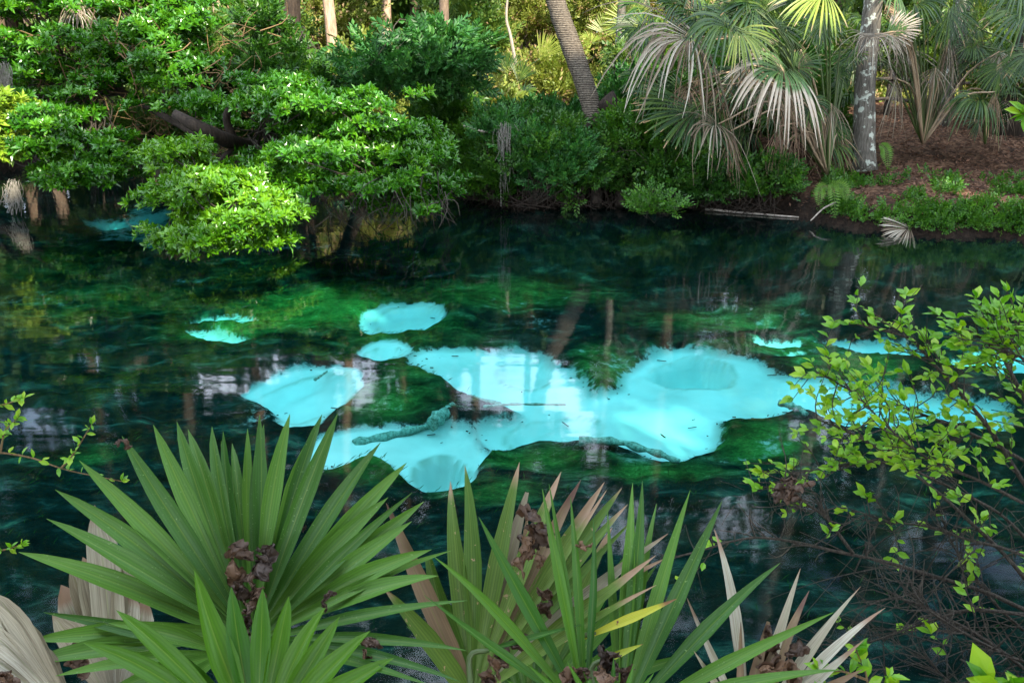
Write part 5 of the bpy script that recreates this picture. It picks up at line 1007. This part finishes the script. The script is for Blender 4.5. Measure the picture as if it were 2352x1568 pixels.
for pts, rad, lv in stems:
    P = curve([PK(*q) for q in pts], 26); P += (np.stack([vnoise(P + s, 3.) for s in (0, 5, 9)], 1) - .5) * .06
    tube(P, np.linspace(rad, rad * .35, 26), 7, rough=.15).obj('stem', M_TWIG, SH, True)
    for i in range(5, 26):
        for _ in range(2):
            if r.random() > .9: continue
            T = unit(P[min(i + 1, 25)] - P[i - 1]); d = unit(T * .7 + r.normal(size=3) * [.7, .5, .7] + [-.1, 0, .12 * lv]); ln = r.uniform(.06, .22)
            e = P[i] + d * ln; m_ = P[i] + d * ln * .5 + r.normal(size=3) * .02; Qc = curve([P[i], m_, e], 6); tube(Qc, np.linspace(.003, .0012, 6), 4, tw2, var=r.random())
            for __ in range(1):
                if r.random() < .5: d2 = unit(d + r.normal(size=3) * .7); tube(curve([Qc[3], Qc[3] + d2 * ln * .5], 3), [.002, .0015, .001], 3, tw2)
            if r.random() < lv * (1.15 if proj(P[i][None])[1][0] < 1130 else .3):
                nl = r.integers(5, 9)
                for k in range(nl):
                    q = Qc[min(5, 2 + k)] if k < nl - 1 else e; sd = unit(np.cross(d, [0, 0, 1.0])) * (1 if k % 2 else -1)
                    ax = unit(sd * .8 + d * (.6 if k < nl - 1 else 2) + np.array([0, 0, .25]) + r.normal(size=3) * .25); nn = unit(np.array([0, -.45, 1.0]) + r.normal(size=3) * .35)
                    leaves.append((q, ax, nn, r.uniform(.028, .064) * (1.0 if pts[0][2] > 3.05 else .95), r.random()))
# bare crossing twigs in the lower right thicket
for _ in range(95):
    a = PK(r.uniform(1950, 2450), r.uniform(1230, 1640), r.uniform(3.1, 3.9)); d = unit(r.normal(size=3) * [1, .3, .8] + [0, 0, .1]); ln = r.uniform(.15, .7); c = a + d * ln
    tube(curve([a, (a + c) / 2 + r.normal(size=3) * .02, c], 8), np.linspace(r.uniform(.002, .0045), .001, 8), 4, tw2, var=r.random())
for _ in range(40):
    a = PK(r.normal(1810, 45), r.normal(1130, 25), 3.3); d = unit(r.normal(size=3) * [1, .3, .8] + [0, 0, -.5]); c = a + d * r.uniform(.05, .16); tube(curve([a, (a + c) / 2 + r.normal(size=3) * .01, c], 5), .0012, 3, tw2)
tw2.obj('twigs', M_TWIG, SH, kind='stuff')
def leafobjs(par, leaves, mat, cap=290, sm=None):
    order = sorted(range(len(leaves)), key=lambda i: -leaves[i][3] / np.linalg.norm(leaves[i][0] - CAM)); base = [MB() for _ in range(6)]; ms = []
    for i, b_ in enumerate(base): v, t_, a = leaf_tpl(.32 + .03 * i, .07 + .02 * (i % 3), .05 + .05 * (i % 4)); a = a.copy(); a[:, 0] = (i + .5) / 6; b_.add(v, t_, None, a); ms.append(b_.mesh('leaf', mat))
    from mathutils import Matrix
    rest = MB(); inv = world_of(par).inverted()
    for n_, i in enumerate(order):
        q, ax, nn, sz, rv = leaves[i]; s = unit(np.cross(ax, nn)); nz_ = np.cross(s, ax); M = np.stack([s, ax, nz_], -1)
        if n_ < cap:
            o = bpy.data.objects.new('leaf', ms[int(rv * 6) % 6]); COL.objects.link(o); o.parent = par
            X = Matrix([[*(M[k] * sz), q[k]] for k in range(3)] + [[0, 0, 0, 1]]); o.matrix_parent_inverse = inv; o.matrix_basis = X
        else: scatter(rest, LT, M[None], q[None], np.array([sz]), [rv])
    if rest.n: rest.obj('foliage', mat, par, kind='stuff')
leafobjs(SH, leaves, M_SHRUB)
# low sprig at the bottom and leafy twig at the left edge
def sprigplant(label, base, stems_, seed, n=5, mat=M_SHRUB, sz=(.03, .055)):
    r = np.random.default_rng(seed); t = thing('leafy_sprig', label, 'plant', PK(*base)); lv = []
    for pts in stems_:
        P = curve([PK(*q) for q in pts], 14); tube(P, np.linspace(.004, .0015, 14), 5).obj('stem', M_TWIGY, t, True)
        for i in range(3, 14):
            for k in range(n if i == 13 else 1 + (r.random() < .5)):
                T = unit(P[i] - P[i - 1]); ax = unit(T * .5 + r.normal(size=3) * .8 + [0, 0, .3]); nn = unit(np.array([0, -.5, 1]) + r.normal(size=3) * .3); lv.append((P[i], ax, nn, r.uniform(*sz), r.random()))
    leafobjs(t, lv, mat, 80); return t
sprigplant('small leafy twig reaching in at the left edge over the water', (-80, 1030, 2.8), [[(-80, 1030, 2.8), (60, 1048, 2.8), (150, 1078, 2.8), (280, 1105, 2.8)], [(0, 1042, 2.8), (12, 990, 2.8), (40, 960, 2.8)], [(140, 1075, 2.8), (170, 1040, 2.8), (210, 975, 2.8)], [(-40, 940, 2.8), (10, 928, 2.8), (55, 915, 2.8)], [(-40, 1270, 2.8), (10, 1262, 2.8), (50, 1250, 2.8)]], 801, 4, sz=(.02, .04))
sprigplant('bright green sprig and round leaf at the bottom edge, lower right', (2000, 1650, 2.3), [[(2000, 1650, 2.3), (1990, 1550, 2.3), (1965, 1490, 2.3)], [(1990, 1560, 2.3), (1930, 1540, 2.3), (1880, 1545, 2.3)], [(2030, 1640, 2.3), (2040, 1590, 2.3), (2040, 1555, 2.3)]], 802, 4, sz=(.03, .06))
sprigplant('lime green leaves poking in at the upper right edge', (2420, 270, 3.5), [[(2420, 270, 3.5), (2380, 262, 3.5), (2345, 262, 3.5)]], 803, 5, M_SHRUB, (.05, .09))
sprigplant('broad leaved bright plant in the bottom right corner', (2420, 1660, 2.6), [[(2420, 1650, 2.6), (2340, 1610, 2.6), (2280, 1580, 2.6)]], 804, 5, M_SHRUB, (.08, .14))
